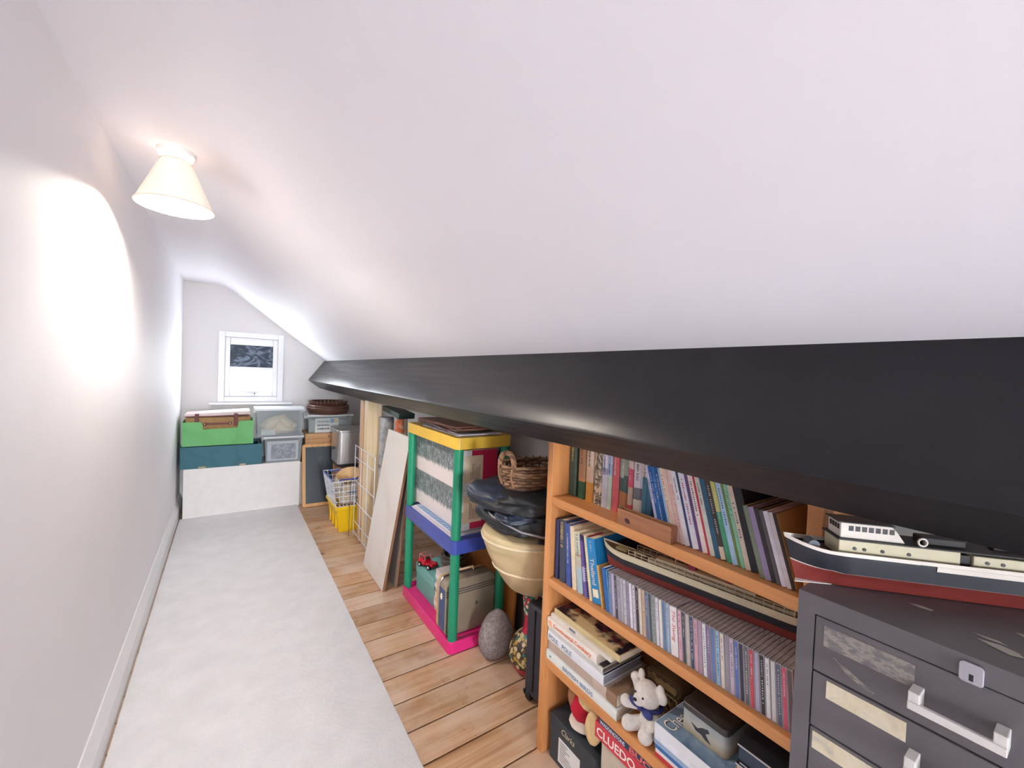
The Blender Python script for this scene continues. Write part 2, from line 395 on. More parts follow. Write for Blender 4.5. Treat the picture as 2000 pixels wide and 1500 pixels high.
# ceiling lamp
def lamp():
    r = thing('ceiling_lamp', 'cone-shaped cream fabric ceiling lamp with a peach rim', 'lamp', (-.155, 1.812, 2.0))
    wm = M((238, 234, 226), .35, .02, name='lamp_white_plastic')
    B().lathe([(.0, 0), (.052, 0), (.052, -.010), (.046, -.018), (.044, -.022), (0, -.022)], 32, cap=False).build('ceiling_rose', wm, r, smooth=40)
    B().lathe([(.0, -.02), (.017, -.02), (.017, -.075), (.020, -.078), (.020, -.092), (0, -.092)], 20, cap=False).build('lamp_holder', wm, r, smooth=40)
    t = NT('lamp_shade_fabric'); tr = t.n('ShaderNodeBsdfTranslucent'); tr.inputs[0].default_value = lin((252, 238, 224)); mx = t.n('ShaderNodeMixShader'); mx.inputs[0].default_value = .04
    t.color(lin((246, 238, 228))); t.set(Roughness=.8); t.l(t.b.outputs[0], mx.inputs[1]); t.l(tr.outputs[0], mx.inputs[2]); t.l(mx.outputs[0], t.t.nodes['Material Output'].inputs[0])
    R0, R1, z0, z1 = .043, .106, -.036, -.185
    B().lathe([(R0, z0), (R1, z1), (R1-.0012, z1), (R0-.0012, z0), (R0, z0)], 64, cap=False).build('lamp_shade', t.m, r, smooth=40)
    pe = M((238, 190, 160), .7, .05, name='peach_trim')
    tb = B(); tb.tube([(R1*math.cos(2*PI*i/64), R1*math.sin(2*PI*i/64), z1) for i in range(64)], .0018, 6, True); tb.build('bottom_trim', pe, r, smooth=60)
    tb = B(); tb.tube([(R0*math.cos(2*PI*i/48), R0*math.sin(2*PI*i/48), z0) for i in range(48)], .0015, 6, True); tb.build('top_trim', pe, r, smooth=60)
    sp = B()
    for a in (0, 2*PI/3, 4*PI/3): sp.tube([(.017*math.cos(a), .017*math.sin(a), -.05), (R0*math.cos(a), R0*math.sin(a), z0)], .0012, 5)
    sp.build('shade_carrier', M((210, 205, 198), .35, .02, metal=1), r)
    B().ball((0, 0, -.128), .026, .026, .034, 20, 12).build('bulb', emit('glowing_bulb', (255, 246, 234), 1120), r, smooth=60)
lamp()

# ------------------------------------------------------------------ bookcase
BX, BD = .914, .21
m_beech = wood('beech_veneer', (214, 150, 92), (186, 120, 66), 1, rough=.42)
m_beechv = wood('beech_veneer_upright', (214, 150, 92), (186, 120, 66), 2, rough=.42)
bc = thing('bookcase', 'orange beech bookcase filled with books and CDs under the black beam', 'bookcase', (BX, .70, 0))
for y0, y1 in ((1.070, 1.097), (.298, .325)):
    box(0, BD, y0-.70, y1-.70, 0, 1.118).build('side_panel', m_beechv, bc, bevel=.0015)
SH1, SH2, SH3 = .891, .612, .338
for z, th in ((SH1, .028), (SH2, .026), (SH3, .029), (1.112, .022)):
    box(.0005, BD-.004, .325-.70, 1.070-.70, z-th, z).build('shelf', m_beech, bc, bevel=.0015)
box(BD-.006, BD, .325-.70, 1.070-.70, 0, 1.112).build('back_panel', wood('back_board', (150, 96, 58), (120, 74, 42), 2), bc)

# ------------------------------------------------------------------ books
m_page = M((232, 220, 198), .85, .06, 60, stretch=(1, 40, 1), name='cream_pages')
m_pagew = M((238, 234, 226), .85, .05, 60, stretch=(1, 40, 1), name='white_pages')
ink_w = M((206, 206, 206), .6, 0, name='white_ink'); ink_k = M((84, 80, 84), .6, 0, name='black_ink'); ink_g = M((196, 170, 110), .45, 0, name='gold_ink')
ink_r = M((196, 70, 74), .6, 0, name='red_ink'); ink_o = M((226, 120, 62), .6, 0, name='orange_ink'); ink_b = M((120, 140, 160), .6, 0, name='grey_blue_ink'); ink_n = M((60, 76, 120), .6, 0)
def book(label, loc, w, h, d, cov, lean=0, pages=None, name='book', group=None, round_=.35, marks=(), rot=None, hard=True):
    """spine towards -x, thickness along -y, height along z; marks: (z0, z1, material, margin) plates on the spine"""
    cth = .0022 if hard else .0006; ins = .003 if hard else 0.0004; bul = min(.006, w*.16)*round_
    b = B(); pl = [(bul, 0), (0.0008, -w*.18), (0, -w*.5), (0.0008, -w*.82), (bul, -w), (d, -w), (d, -w+cth), (bul+.003, -w+cth), (.0032, -w*.5), (bul+.003, -cth), (d, -cth), (d, 0)]
    b.prism(pl, 0, h, 2)
    r = rot if rot else (-lean, 0, 0)
    o = b.build(name, cov, None, loc, r, smooth=30, label=label, cat='book', group=group)
    box(.0034+bul, d-ins, -w+cth, -cth, ins, h-ins).build('pages', pages or m_page, o)
    for q in marks:
        z0, z1, mt, mg = q[:4]
        B().prism([(-.0005, -mg), (-.0005, -w+mg), (.0018, -w+mg), (.0018, -mg)], z0, z1, 2).build(q[4] if len(q) > 4 else 'spine_panel', mt, o)
    return o
def spine_text(o, s, w, z_top, L, Hh, mat, shear=0, bold=0, name='lettering'):
    text(s, L, Hh, mat, o, frame((-.0011, -w/2 + Hh/2, z_top), (0, 0, -1), (0, -1, 0)), name, shear, bold)
def spine_dashes(o, w, z_top, L, Hh, mat, n=9, seed=1):           # print too small to read: rows of fine strokes
    rr = random.Random(seed); b = B(); z = z_top; n = max(n*2, int(L/.005)); st = L/n; Hh *= .62
    for i in range(n):
        if rr.random() < .86:
            h0 = Hh*rr.uniform(.55, 1); b.box(-.0009, .0012, -w/2 - h0/2, -w/2 + h0/2, z - st*rr.uniform(.3, .62), z)
        z -= st
    b.build('spine_print', mat, o)
G1 = 'old hardbacks upright on the top shelf'
X1 = .985
def mk(c, **k): return M(c, .62, .10, 40, **k)
row = [  # label, y_left, width, height, material
 ('dark green cloth hardback at the far end of the top shelf', 1.068, .034, .197, mk((74, 96, 84))),
 ('hardback with brown upper and dark green lower spine beside the green hardback', 1.024, .033, .195, bands('brown_green_cover', [(0, (48, 88, 60)), (.30, (196, 140, 92)), (.36, (172, 128, 92))], 2, .195, .02)),
 ('cream hardback with an orange lower spine on the top shelf', .988, .034, .195, bands('cream_orange_cover', [(0, (206, 142, 58)), (.33, (214, 186, 160)), (.6, (226, 204, 182))], 2, .195, .02)),
 ('cream hardback with black line drawings down its spine', .952, .034, .190, blotch('line_drawing_cover', [(216, 198, 166), (214, 196, 164), (60, 52, 58), (206, 184, 150)], 55)),
 ('pale lavender hardback with a dark sketch on its upper spine', .916, .023, .190, bands('lavender_cover', [(0, (206, 202, 214)), (.55, (150, 150, 170)), (.66, (216, 216, 228))], 2, .19, .12, 60)),
 ('pale blue and green thin hardback next to the red one', .892, .018, .186, bands('blue_green_cover', [(0, (196, 214, 196)), (.56, (160, 184, 214)), (.75, (188, 206, 226))], 2, .19, .06, 50)),
 ('pinkish red hardback on the top shelf', .873, .026, .186, mk((206, 96, 104))),
 ('grey green hardback with a brown and green picture spine behind the pencil box', .846, .034, .184, bands('picture_cover', [(0, (150, 160, 120)), (.12, (170, 110, 70)), (.34, (64, 88, 84)), (.62, (150, 160, 146))], 2, .184, .25, 22)),
 ('narrow red and white patterned hardback', .811, .017, .182, bands('red_white_cover', [(0, (206, 70, 84)), (.2, (190, 170, 150)), (.5, (210, 84, 110)), (.8, (224, 206, 200))], 2, .18, .1, 50)),
 ('white and grey hardback with a torn top edge and landscape spine', .793, .032, .184, bands('white_grey_cover', [(0, (168, 160, 146)), (.12, (226, 218, 204)), (.32, (120, 120, 128)), (.5, (218, 212, 220))], 2, .184, .14, 30)),
 ('slim hardback, cream above and teal below, nearer the grey hardback', .760, .016, .180, bands('cream_teal_cover', [(0, (72, 126, 150)), (.72, (226, 214, 196))], 2, .18, .01)),
 ('slim hardback, cream above and teal below, beside the leaning blue volumes', .743, .016, .180, bands('cream_teal_cover_b', [(0, (66, 118, 146)), (.72, (222, 210, 200))], 2, .18, .01)),
]
for i, (lb, y, w, h, mt) in enumerate(row):
    o = book(lb, (X1, y, SH1), w, h, .122, mt, name='hardback_book', group=G1, round_=1.0)
    spine_dashes(o, w, h*.93, h*.34, w*.42, [ink_g, ink_k, ink_k, ink_k, ink_n, ink_n, ink_w, ink_w, ink_w, ink_k, ink_k, ink_k][i], 7, i)
G2 = 'thin books leaning on the top shelf'
lean = [  # name words, colour(s), thickness, height
 ('lavender', (190, 186, 214), .0080, .180), ('deep blue', (34, 92, 160), .0100, .182), ('mid blue', (46, 104, 168), .0095, .182), ('dark blue', (30, 80, 140), .0095, .182),
 ('pale blue', (150, 184, 214), .0060, .182), ('cream', (226, 208, 178), .0085, .184), ('pale pink', (224, 196, 188), .0075, .184), ('salmon', (218, 178, 166), .0070, .184),
 ('rose cream', (226, 202, 196), .0080, .184), ('white black-lettered', (226, 222, 228), .0135, .184), ('navy', (52, 66, 110), .0060, .184), ('wide white', (220, 220, 232), .0160, .186),
 ('purple', (104, 74, 126), .0085, .186), ('white red-edged', (230, 216, 210), .0125, .186), ('crimson', (190, 52, 72), .0050, .186), ('greyish white', (206, 204, 194), .0115, .186),
 ('dark petrol blue', (40, 92, 122), .0125, .186), ('brown-lettered black', (66, 58, 58), .0130, .186), ('green and yellow', (70, 150, 116), .0120, .186), ('sky blue', (166, 196, 224), .0120, .186),
 ('olive green', (112, 132, 70), .0060, .186), ('light green', (130, 190, 160), .0085, .186), ('beige', (204, 188, 170), .0110, .186), ('thick black', (34, 34, 42), .0190, .190)]
y = .672; ang = .285; prev = 'a slim teal hardback'
for i, (nm, c, w, h) in enumerate(lean):
    nx = lean[i+1][0] if i+1 < len(lean) else 'grey green'
    o = book('%s thin book leaning between the %s and %s ones' % (nm, prev if i else 'teal', nx), (.945, y, SH1), w, h, .135, mk(c), ang, name='paperback_book', group=G2, hard=False, pages=m_pagew, round_=.2)
    if w > .0075 and nm != 'thick black':
        spine_dashes(o, w, h*(.9 if i % 2 else .8), h*(.3 + .3*((i*7) % 3)/2), w*.4, [ink_k, ink_w, ink_w, ink_w][i % 4] if sum(c) < 420 else [ink_k, ink_n, ink_r][i % 3], 8, i+30)
    if nm == 'green and yellow': B().prism([(-.0006, -.001), (-.0006, -w+.001), (.002, -w+.001), (.002, -.001)], h*.6, h, 2).build('spine_panel', mk((196, 190, 110)), o)
    if nm == 'brown-lettered black': B().prism([(-.0006, -.001), (-.0006, -w+.001), (.002, -w+.001), (.002, -.001)], 0.002, h*.16, 2).build('spine_panel', mk((216, 196, 170)), o)
    y -= (w + .0003)/math.cos(ang); prev = nm
lean2 = [('grey green', (120, 130, 112), .0100), ('dusty lavender', (150, 134, 170), .0115), ('blackish', (52, 46, 52), .0090), ('charcoal', (92, 88, 92), .0080), ('white', (222, 216, 226), .0090), ('off-white', (216, 206, 212), .0085), ('dark brown', (60, 44, 42), .0065)]
ang2 = .30; prev = 'thick black'; y -= .148*(math.tan(.30)-math.tan(.285))
tan = M((206, 170, 112), .5, .08, name='tan_cover')
for i, (nm, c, w) in enumerate(lean2):
    nx = lean2[i+1][0] if i+1 < len(lean2) else 'end panel'
    o = book('%s short book leaning between the %s book and the %s%s' % (nm, prev, nx, '' if nx == 'end panel' else ' one'), (.935, y, SH1), w, .148, .150, mk(c), ang2, name='paperback_book', group='short books leaning at the end of the top shelf', hard=False, pages=m_page, round_=.2)
    if i == len(lean2)-1:
        box(.002, .149, -w-.0008, -w+.0004, .001, .147).build('cover', tan, o, label='tan cover with maroon shapes')
        mr = M((116, 40, 52), .5, .05)
        B().prism([(.050, .028), (.085, .028), (.085, .050), (.066, .058), (.050, .044)], -w-.0014, -w-.0002, 1).build('cover_print', mr, o)
        B().prism([(.108, .030), (.118, .030), (.122, .075), (.114, .075)], -w-.0014, -w-.0002, 1).build('cover_print', mr, o)
    y -= (w + .0003)/math.cos(ang2); prev = nm
# second shelf, books left of the CDs
S2 = {'y': 1.067, 'w': 0, 'l': 0, 'h': 0}
def s2(label, _y, w, h, mt, lean, d=.15, **k):
    hh = min(h, S2['h'] or h); y = S2['y'] - S2['w']/math.cos(S2['l']) - max(0, hh*(math.tan(lean) - math.tan(S2['l']))) - .0002
    S2.update(y=y, w=w, l=lean, h=h)
    return book(label, (.934, y, SH2), w, h, d, mt, lean, name='book', group='books left of the CDs on the second shelf', **k)
o = s2('navy book with a lavender edge against the bookcase side', 1.066, .016, .200, mk((52, 58, 104)), .02)
o = s2('dark slate hardback with slanted gold lettering on its spine', 1.048, .031, .206, mk((66, 74, 92)), .05, round_=.8); spine_dashes(o, .031, .198, .085, .022, ink_g, 8, 3)
o = s2('blue book with pale lettering beside the slate hardback', 1.014, .022, .202, mk((66, 86, 156)), .08); spine_dashes(o, .022, .17, .10, .009, ink_w, 14, 4)
o = s2('plain cream paperback on the second shelf', .990, .019, .200, mk((226, 210, 180)), .12, hard=False)
o = s2('cream book with teal lettering and a small tower picture', .969, .024, .190, bands('tower_cover', [(0, (178, 200, 206)), (.42, (196, 190, 170)), (.60, (210, 150, 110)), (.64, (214, 206, 180))], 2, .19, .05, 40), .14, hard=False); spine_dashes(o, .024, .182, .07, .016, M((96, 160, 160), .6, 0), 6, 5)
o = s2('purple and white spiral-bound guide beside the blue travel guide', .943, .019, .188, bands('purple_cover', [(0, (120, 100, 176)), (.25, (190, 180, 220)), (.5, (100, 80, 160)), (.9, (44, 40, 96))], 2, .188, .2, 40), .18, hard=False)
sp = B()
for i in range(26): sp.box(-.002, .0012, -.0188, -.0140, .006 + i*.007, .0098 + i*.007)
sp.build('comb_binding', M((46, 40, 80), .4, .02), o)
o = s2('cream booklet with a dark red title strip along its top edge', .921, .010, .193, mk((226, 214, 176)), .20, hard=False)
box(.010, .075, -.0106, -.0098, .172, .192).build('title_strip', M((166, 52, 60), .5, .05), o)
tw = .034
o = s2('thick bright blue travel guide with white lettering', .906, tw, .190, M((34, 134, 196), .38, .05, 30), .215, hard=False, round_=.2)
spine_text(o, 'Thailand', tw, .132, .078, .0165, ink_w, 0, .02)
spine_dashes(o, tw, .182, .034, .012, ink_w, 5, 8)
B().prism([(-.0006, -.006), (-.0006, -tw+.006), (.002, -tw+.006), (.002, -.006)], .018, .042, 2).build('spine_panel', blotch('guide_emblem', [(240, 236, 220), (240, 230, 190), (230, 180, 60)], 90), o)
o = s2('thin orange-edged pamphlet between the travel guide and the blue book', .870, .006, .122, mk((220, 170, 96)), .225, hard=False)
o = s2('slim navy hardback with a pale top edge behind the ship bow', .863, .011, .178, mk((40, 44, 66)), .225, d=.10); o.location.x = 1.016
o = s2('blue paperback at the start of the CD row', .851, .012, .123, mk((42, 104, 176)), .21, hard=False)
o = s2('teal blue booklet beside the first CDs', .838, .007, .122, mk((80, 140, 190)), .19, hard=False)

# ------------------------------------------------------------------ CDs
cdn = [('slate blue', (104, 124, 160)), ('lavender', (176, 170, 200)), ('dark', (60, 58, 74)), ('grey lavender', (158, 156, 180)), ('grey', (168, 168, 178)), ('silver', (196, 200, 208)), ('dusty violet', (146, 138, 168)), ('white', (224, 222, 230)), ('pale lilac', (206, 200, 216)), ('black', (34, 32, 38)), ('cream', (214, 204, 184)), ('tan', (206, 172, 140)), ('blue grey', (96, 108, 142)), ('dark teal', (58, 84, 88)), ('grey green', (142, 154, 150)), ('pearl', (214, 214, 224)), ('ivory', (226, 222, 216)), ('mid blue', (92, 132, 178)), ('pale blue', (152, 182, 210)),
 ('SW', None), ('pink', (220, 168, 184)), ('charcoal', (64, 70, 80)), ('stone', (190, 182, 170)), ('ink blue', (62, 72, 104)), ('rose', (206, 158, 176)), ('mauve', (170, 140, 164)), ('white', (222, 224, 230)), ('violet', (124, 108, 150)), ('denim', (92, 120, 170)), ('sky blue', (140, 184, 214)), ('ivory', (218, 208, 198)), ('grey', (140, 138, 148)), ('lilac', (188, 172, 196)), ('royal blue', (84, 110, 180)), ('navy', (36, 40, 66)), ('graphite', (98, 98, 102)), ('red', (190, 62, 80)), ('lavender', (168, 164, 190)), ('black', (38, 36, 44)), ('white', (220, 220, 224)), ('off-white', (206, 204, 206)), ('slate', (84, 92, 116)), ('crimson', (198, 72, 104)), ('brown', (88, 62, 66)), ('steel', (110, 122, 136)), ('dark blue', (56, 66, 92)), ('white', (222, 222, 226)), ('midnight', (46, 50, 80)), ('pearl', (212, 212, 220))]
CW, CH, CDp = .0103, .1245, .142
t = NT('clear_jewel_case'); v = t.coord((4, 60, 1)); t.color(t.ramp(t.noise(v, 6, 4), [(.35, lin((120, 114, 118))), (.65, lin((196, 188, 190)))])); t.set(Roughness=.16); t.b.inputs['Coat Weight'].default_value = .5; t.b.inputs['Alpha'].default_value = .82
m_case = t.m
def case_mesh(w):
    b = B(); b.box(0, CDp, -w, 0, 0, CH)
    for x in (.012, .118): b.box(x, x+.010, -w*.75, -w*.25, CH, CH+.0008)
    return b
cme = {}; sme = {}
def cd(label, y, w, c, a):
    if w not in cme:
        o = case_mesh(w).build('cd_case', m_case, None, (.930, y, SH2), (-a, 0, 0), bevel=.0006, seg=1); cme[w] = o.data
    else:
        o = link('cd_case', cme[w], None, (.930, y, SH2), (-a, 0, 0), .0006, seg=1)
    o['label'] = label; o['category'] = 'CD'; o['group'] = 'CD cases in the row on the second shelf'
    q = box(-.0006, .0012, -w+.0016, -.0016, .003, CH-.003).build('spine_insert', M(c, .3, .08, 60, coat=.3), o)
    return o
y = S2['y'] - S2['w']/math.cos(S2['l']) - .0005; a = .13
for i, (nm, c) in enumerate(cdn):
    if y < .338: break
    pn = 'the blue booklet' if i == 0 else ('the white set' if cdn[i-1][0] == 'SW' else 'a %s one' % cdn[i-1][0])
    nn = 'the bookcase side' if i+1 >= len(cdn) else ('the white set' if cdn[i+1][0] == 'SW' else 'a %s one' % cdn[i+1][0])
    if nm == 'SW':
        o = cd('thick white double CD set with red script lettering on its spine', y, .0225, (232, 226, 226), a); y -= .0228/math.cos(a)
        spine_text(o, 'The Swing', .0225, .112, .075, .012, ink_r, .3, .0)
    else:
        o = cd('CD with a %s spine between %s and %s' % (nm, pn, nn), y, CW, c, a)
        if i % 3 != 1: spine_dashes(o, CW, .112, .05 + .02*(i % 3), .004, ink_k if sum(c) > 400 else ink_w, 9, 60+i)
        y -= (CW + .0002)/math.cos(a)
    a = max(.085, a - .0012)
# ------------------------------------------------------------------ third shelf: the flat stack
FR = (-PI/2, 0, 0)
def flat(label, x, y_r, z, th, L, d, cov, name='book', pages=None, hard=True, twist=0, **k):
    return book(label, (x, y_r, z), th, L, d, cov, rot=(-PI/2, 0, twist), name=name, group='books lying flat in a stack on the third shelf', pages=pages, hard=hard, round_=k.pop('round_', .3), **k)
z = SH3
o = flat('thick white bird book at the bottom of the flat stack', .916, .757, z, .030, .310, .19, M((226, 230, 226), .35, .04), hard=True); spine_text(o, 'BRITISH BIRDS', .030, .225, .135, .013, M((126, 140, 170), .6, 0), 0, .01); spine_dashes(o, .030, .302, .02, .012, M((70, 130, 130), .6, 0), 2, 2); z += .030
o = flat('beige brown paperback lying on the white bird book', .922, .765, z, .034, .302, .185, bands('beige_brown_cover', [(0, (150, 120, 96)), (.12, (196, 176, 164)), (.3, (186, 166, 152))], 2, .30, .05), hard=False); z += .034
o = flat('white navy-backed hardback with black capitals lying mid-stack', .918, .812, z, .030, .254, .175, M((228, 230, 236), .35, .04), hard=True, pages=M((150, 152, 164), .7, .05))
spine_text(o, 'POLE', .030, .246, .046, .015, M((96, 112, 132), .6, 0)); spine_text(o, 'POLE', .030, .180, .046, .015, M((96, 112, 132), .6, 0))
nv = M((40, 44, 66), .45, .05); box(.006, .174, -.0018+.0, .0004, .001, .253).build('board', nv, o); box(.006, .174, -.0304, -.0282, .001, .253).build('board', nv, o); z += .030
o = flat('pale grey hardback with dark boards under the orange-lettered book', .920, .818, z, .018, .248, .172, M((206, 204, 200), .45, .05), hard=True, pages=M((110, 96, 84), .8, .08)); box(.006, .171, -.0184, -.0162, .001, .247).build('board', M((58, 48, 52), .45, .05), o); z += .018
o = flat('white hardback with orange lettering along its spine', .914, .838, z, .030, .228, .170, M((236, 228, 220), .4, .04), hard=True); spine_text(o, 'Continental Cookery', .030, .196, .176, .017, ink_o, 0, .015)
B().prism([(-.0008, -.006), (-.0008, -.024), (.002, -.024), (.002, -.006)], .204, .222, 2).build('spine_panel', blotch('orange_emblem', [(240, 220, 190), (226, 140, 80)], 120), o); z += .030
o = flat('cream magazine with a grey bird mark lying under the fruit book', .926, .792, z, .012, .270, .165, M((222, 214, 202), .5, .06), hard=False)
B().prism([(-.0008, -.003), (-.0008, -.0095), (.002, -.0095), (.002, -.003)], .150, .178, 2).build('spine_panel', M((110, 124, 140), .6, .1), o); z += .012
ft = NT('fruit_still_life'); v = ft.coord(); vo = ft.n('ShaderNodeTexVoronoi'); vo.inputs['Scale'].default_value = 42; ft.l(v, vo.inputs['Vector']); sc_ = ft.n('ShaderNodeSeparateColor'); ft.l(vo.outputs['Color'], sc_.inputs[0])
fc = ft.ramp(sc_.outputs[0], [(0, lin((40, 34, 52))), (.3, lin((96, 44, 66))), (.5, lin((58, 52, 46))), (.62, lin((176, 96, 76))), (.72, lin((44, 42, 58))), (.85, lin((120, 60, 72)))], 'CONSTANT')
fc = ft.mix(1, fc, ft.ramp(vo.outputs['Distance'], [(0, (1.3,1.3,1.3,1)), (.6, (.45,.45,.45,1))]), 'MULTIPLY')
ft.color(ft.mix(ft.ramp(ft.noise(v, 9, 3), [(.48, (0,0,0,1)), (.53, (1,1,1,1))]), lin((206, 184, 138)), fc)); ft.set(Roughness=.4); fruit = ft.m
o = flat('cookery book with a fruit still life on its cover, topmost of the stack', .934, .768, z, .018, .286, .160, M((206, 186, 140), .5, .08), hard=False, twist=0)
box(.004, .159, -.0188, -.0176, .004, .282).build('cover_picture', fruit, o, label='still life of grapes and peaches')

# ------------------------------------------------------------------ pencil box on the top shelf
m_box = wood('old_box_wood', (176, 120, 82), (120, 76, 54), 1, ring=20, rough=.6)
pbx = thing('pencil_box', 'open narrow wooden box with a dark stain in front of the leaning books', 'box', (.929, .700, SH1))
def walls(b, x0, x1, y0, y1, z0, z1, t, m=0):
    b.box(x0, x0+t, y0, y1, z0, z1, m); b.box(x1-t, x1, y0, y1, z0, z1, m); b.box(x0+t, x1-t, y0, y0+t, z0, z1, m); b.box(x0+t, x1-t, y1-t, y1, z0, z1, m); return b
# the box's front lies on the shelf edge, the books stand behind it
b = walls(B(), -.012, .014, -.086, .086, 0, .043, .004); b.box(-.012+.004, .010, -.082, .082, 0, .004); b.build('box_body', m_box, pbx, bevel=.001)
box(-.0072, .0095, -.081, .081, .004, .022).build('lining', M((60, 70, 92), .7, .1), pbx)
b = B(); b.add([(-.0126, .040, .012), (-.0126, .052, .009), (-.0126, .060, .016), (-.0126, .056, .024), (-.0126, .045, .022)], [(0,1,2,3,4)]); b.build('stain', M((70, 36, 40), .7, .1), pbx)

def rrect(hx, hy, r, n=5):
    out = []
    for cx, cy, a in ((hx-r, hy-r, 0), (-hx+r, hy-r, PI/2), (-hx+r, -hy+r, PI), (hx-r, -hy+r, 1.5*PI)):
        for i in range(n+1): out.append((cx + r*math.cos(a + PI/2*i/n), cy + r*math.sin(a + PI/2*i/n)))
    return out
# ------------------------------------------------------------------ grey drawer cabinet
m_cab = NT('grey_steel_enamel'); v = m_cab.coord(); m_cab.color(m_cab.ramp(m_cab.noise(v, 5, 4), [(.3, lin((84, 80, 83))), (.7, lin((96, 92, 95)))])); m_cab.set(Roughness=.42); m_cab.bump(m_cab.noise(v, 90, 2), .04, .001); m_cab = m_cab.m
cab = thing('drawer_cabinet', 'grey steel multi-drawer cabinet with pale bar handles beside the bookcase', 'cabinet', (.80, .10, 0))
cb = B(); CX1 = .40
cb.box(.004, CX1, -.19, -.166, 0, .958); cb.box(.004, CX1, .166, .19, 0, .958); cb.box(.004, CX1, -.166, .166, .928, .958); cb.box(.004, CX1, -.166, .166, 0, .05); cb.box(CX1-.004, CX1, -.166, .166, .05, .928)
cb.box(0, .004, -.19, -.166, 0, .958); cb.box(0, .004, .166, .19, 0, .958); cb.box(0, .004, -.166, .166, .928, .958); cb.box(0, .004, -.166, .166, 0, .05)
cb.build('cabinet_body', m_cab, cab, bevel=0)
cabh = M((206, 202, 198), .35, .04, name='pale_metal_handle'); tape = blotch('yellowed_paper_label', [(176, 170, 156), (198, 186, 158), (204, 194, 170), (182, 176, 162)], 30)
resid = blotch('label_residue', [(98, 94, 96), (108, 104, 104), (140, 134, 126), (104, 100, 100)], 110, detail=7, dist=.1, stretch=(1, .5, 1))
zt = .927; n = 0
while zt - .092 > .05:
    d = box(.0015, .020, -.1645, .1645, zt-.0905, zt-.0015).build('drawer', m_cab, cab, bevel=.0012)
    h = B(); z0 = zt-.062; 
    for yy in (.040, -.037): h.box(-.024, .002, yy-.006, yy+.006, z0, z0+.024)
    h.box(-.026, -.019, -.043, .046, z0, z0+.011)
    h.build('handle', cabh, d, bevel=.0012)
    if n == 0:
        box(.0008, .0016, .045, .152, zt-.045, zt-.012).build('label_residue', resid, d)
        B().add([(.0008, .140, zt-.055), (.0008, .118, zt-.064), (.0008, .085, zt-.080), (.0008, .095, zt-.082), (.0008, .118, zt-.074), (.0008, .132, zt-.062)], [(0,1,2,3,4,5)]).build('scratch', resid, d)
    else: box(.0006, .0018, .050 if n == 1 else .068, .145 if n == 1 else .160, zt-.034, zt-.006).build('paper_label', tape, d)
    zt -= .092; n += 1
lk = B().prism([(y_-.008, z_+.938) for y_, z_ in rrect(.0115, .0135, .005)], -.005, .001, 0).build('lock', M((196, 196, 204), .22, .03, metal=1), cab, bevel=.0015)
box(-.0058, -.0048, -.010, -.006, .929, .937).build('keyhole', M((20, 20, 20), .6, 0), lk)
chip = M((176, 170, 160), .7, .08)
for pts in ([(.108, .078), (.104, .064), (.106, .050), (.113, .048), (.114, .062)], [(.066, -.002), (.058, -.016), (.050, -.034), (.056, -.046), (.066, -.040), (.072, -.024)], [(.082, .004), (.076, -.012), (.078, -.030), (.084, -.020)], [(.138, -.030), (.128, -.040), (.134, -.056), (.146, -.050)]):
    B().add([(x, y, .9586) for x, y in pts], [tuple(range(len(pts)))]).build('bare_patch', chip, cab)

# ------------------------------------------------------------------ model ships
def hull(L, beam, zs, mats, n=40, bow=.16, stern=.10, rise=.0, flare=1.0):
    """zs: heights of the colour bands from keel to rail"""
    b = B(); rings = []
    def half(t):
        if t < bow: return math.sin(t/bow*PI/2)**.8
        if t > 1-stern: return .35 + .65*math.sin((1-t)/stern*PI/2)**.7
        return 1
    for i in range(n+1):
        t = i/n; h = half(t)*beam/2; ring = []
        for k, z in enumerate(zs):
            f = [.0, .55, .80, .92, .98, 1.0, 1.0, 1.0][min(k, 7)] if k else .30
            rk = max(0, 1 - t/bow) if t < bow else 0
            xx = t*L + (1 - (z/zs[-1]))*.022*rk
            zz = z + rise*rk*rk*(z/zs[-1])
            ring.append((xx, max(.0006, h*f*(1 if t > bow else (.55 + .45*z/zs[-1]))), zz))
        rings.append(ring)
    k = len(zs); vs = []; fs = []; mi = []
    for sgn in (1, -1):
        o = len(vs); vs += [(p[0], p[1]*sgn, p[2]) for r in rings for p in r]
        for i in range(n):
            for j in range(k-1): fs.append((o+i*k+j, o+(i+1)*k+j, o+(i+1)*k+j+1, o+i*k+j+1)); mi.append(mats[j])
    o2 = len(rings)*k
    for i in range(n): fs.append((i*k, o2+i*k, o2+(i+1)*k, (i+1)*k)); mi.append(mats[0])
    e = n*k
    for j in range(k-1): fs.append((e+j, e+j+1, o2+e+j+1, o2+e+j)); mi.append(mats[j])
    o = len(b.v); b.v += vs; b.f += fs; b.m += mi
    return b, rings
def deck_mesh(rings, idx, dz=0, ins=.0):
    vs = []; fs = []
    for r in rings: p = r[idx]; vs += [(p[0], max(.0003, p[1]-ins), p[2]+dz), (p[0], -max(.0003, p[1]-ins), p[2]+dz)]
    for i in range(len(rings)-1): fs.append((2*i, 2*i+2, 2*i+3, 2*i+1))
    b = B(); b.add(vs, fs); return b
h_red = M((128, 50, 44), .5, .08, 30, name='hull_red'); h_blk = M((36, 38, 46), .5, .08, 30, name='hull_black'); h_wht = M((226, 216, 206), .5, .05, name='hull_white'); h_crm = M((206, 196, 166), .55, .06, name='hull_cream')
dk = M((96, 74, 52), .6, .15, 60, name='model_deck'); drk = M((44, 40, 40), .6, .1)
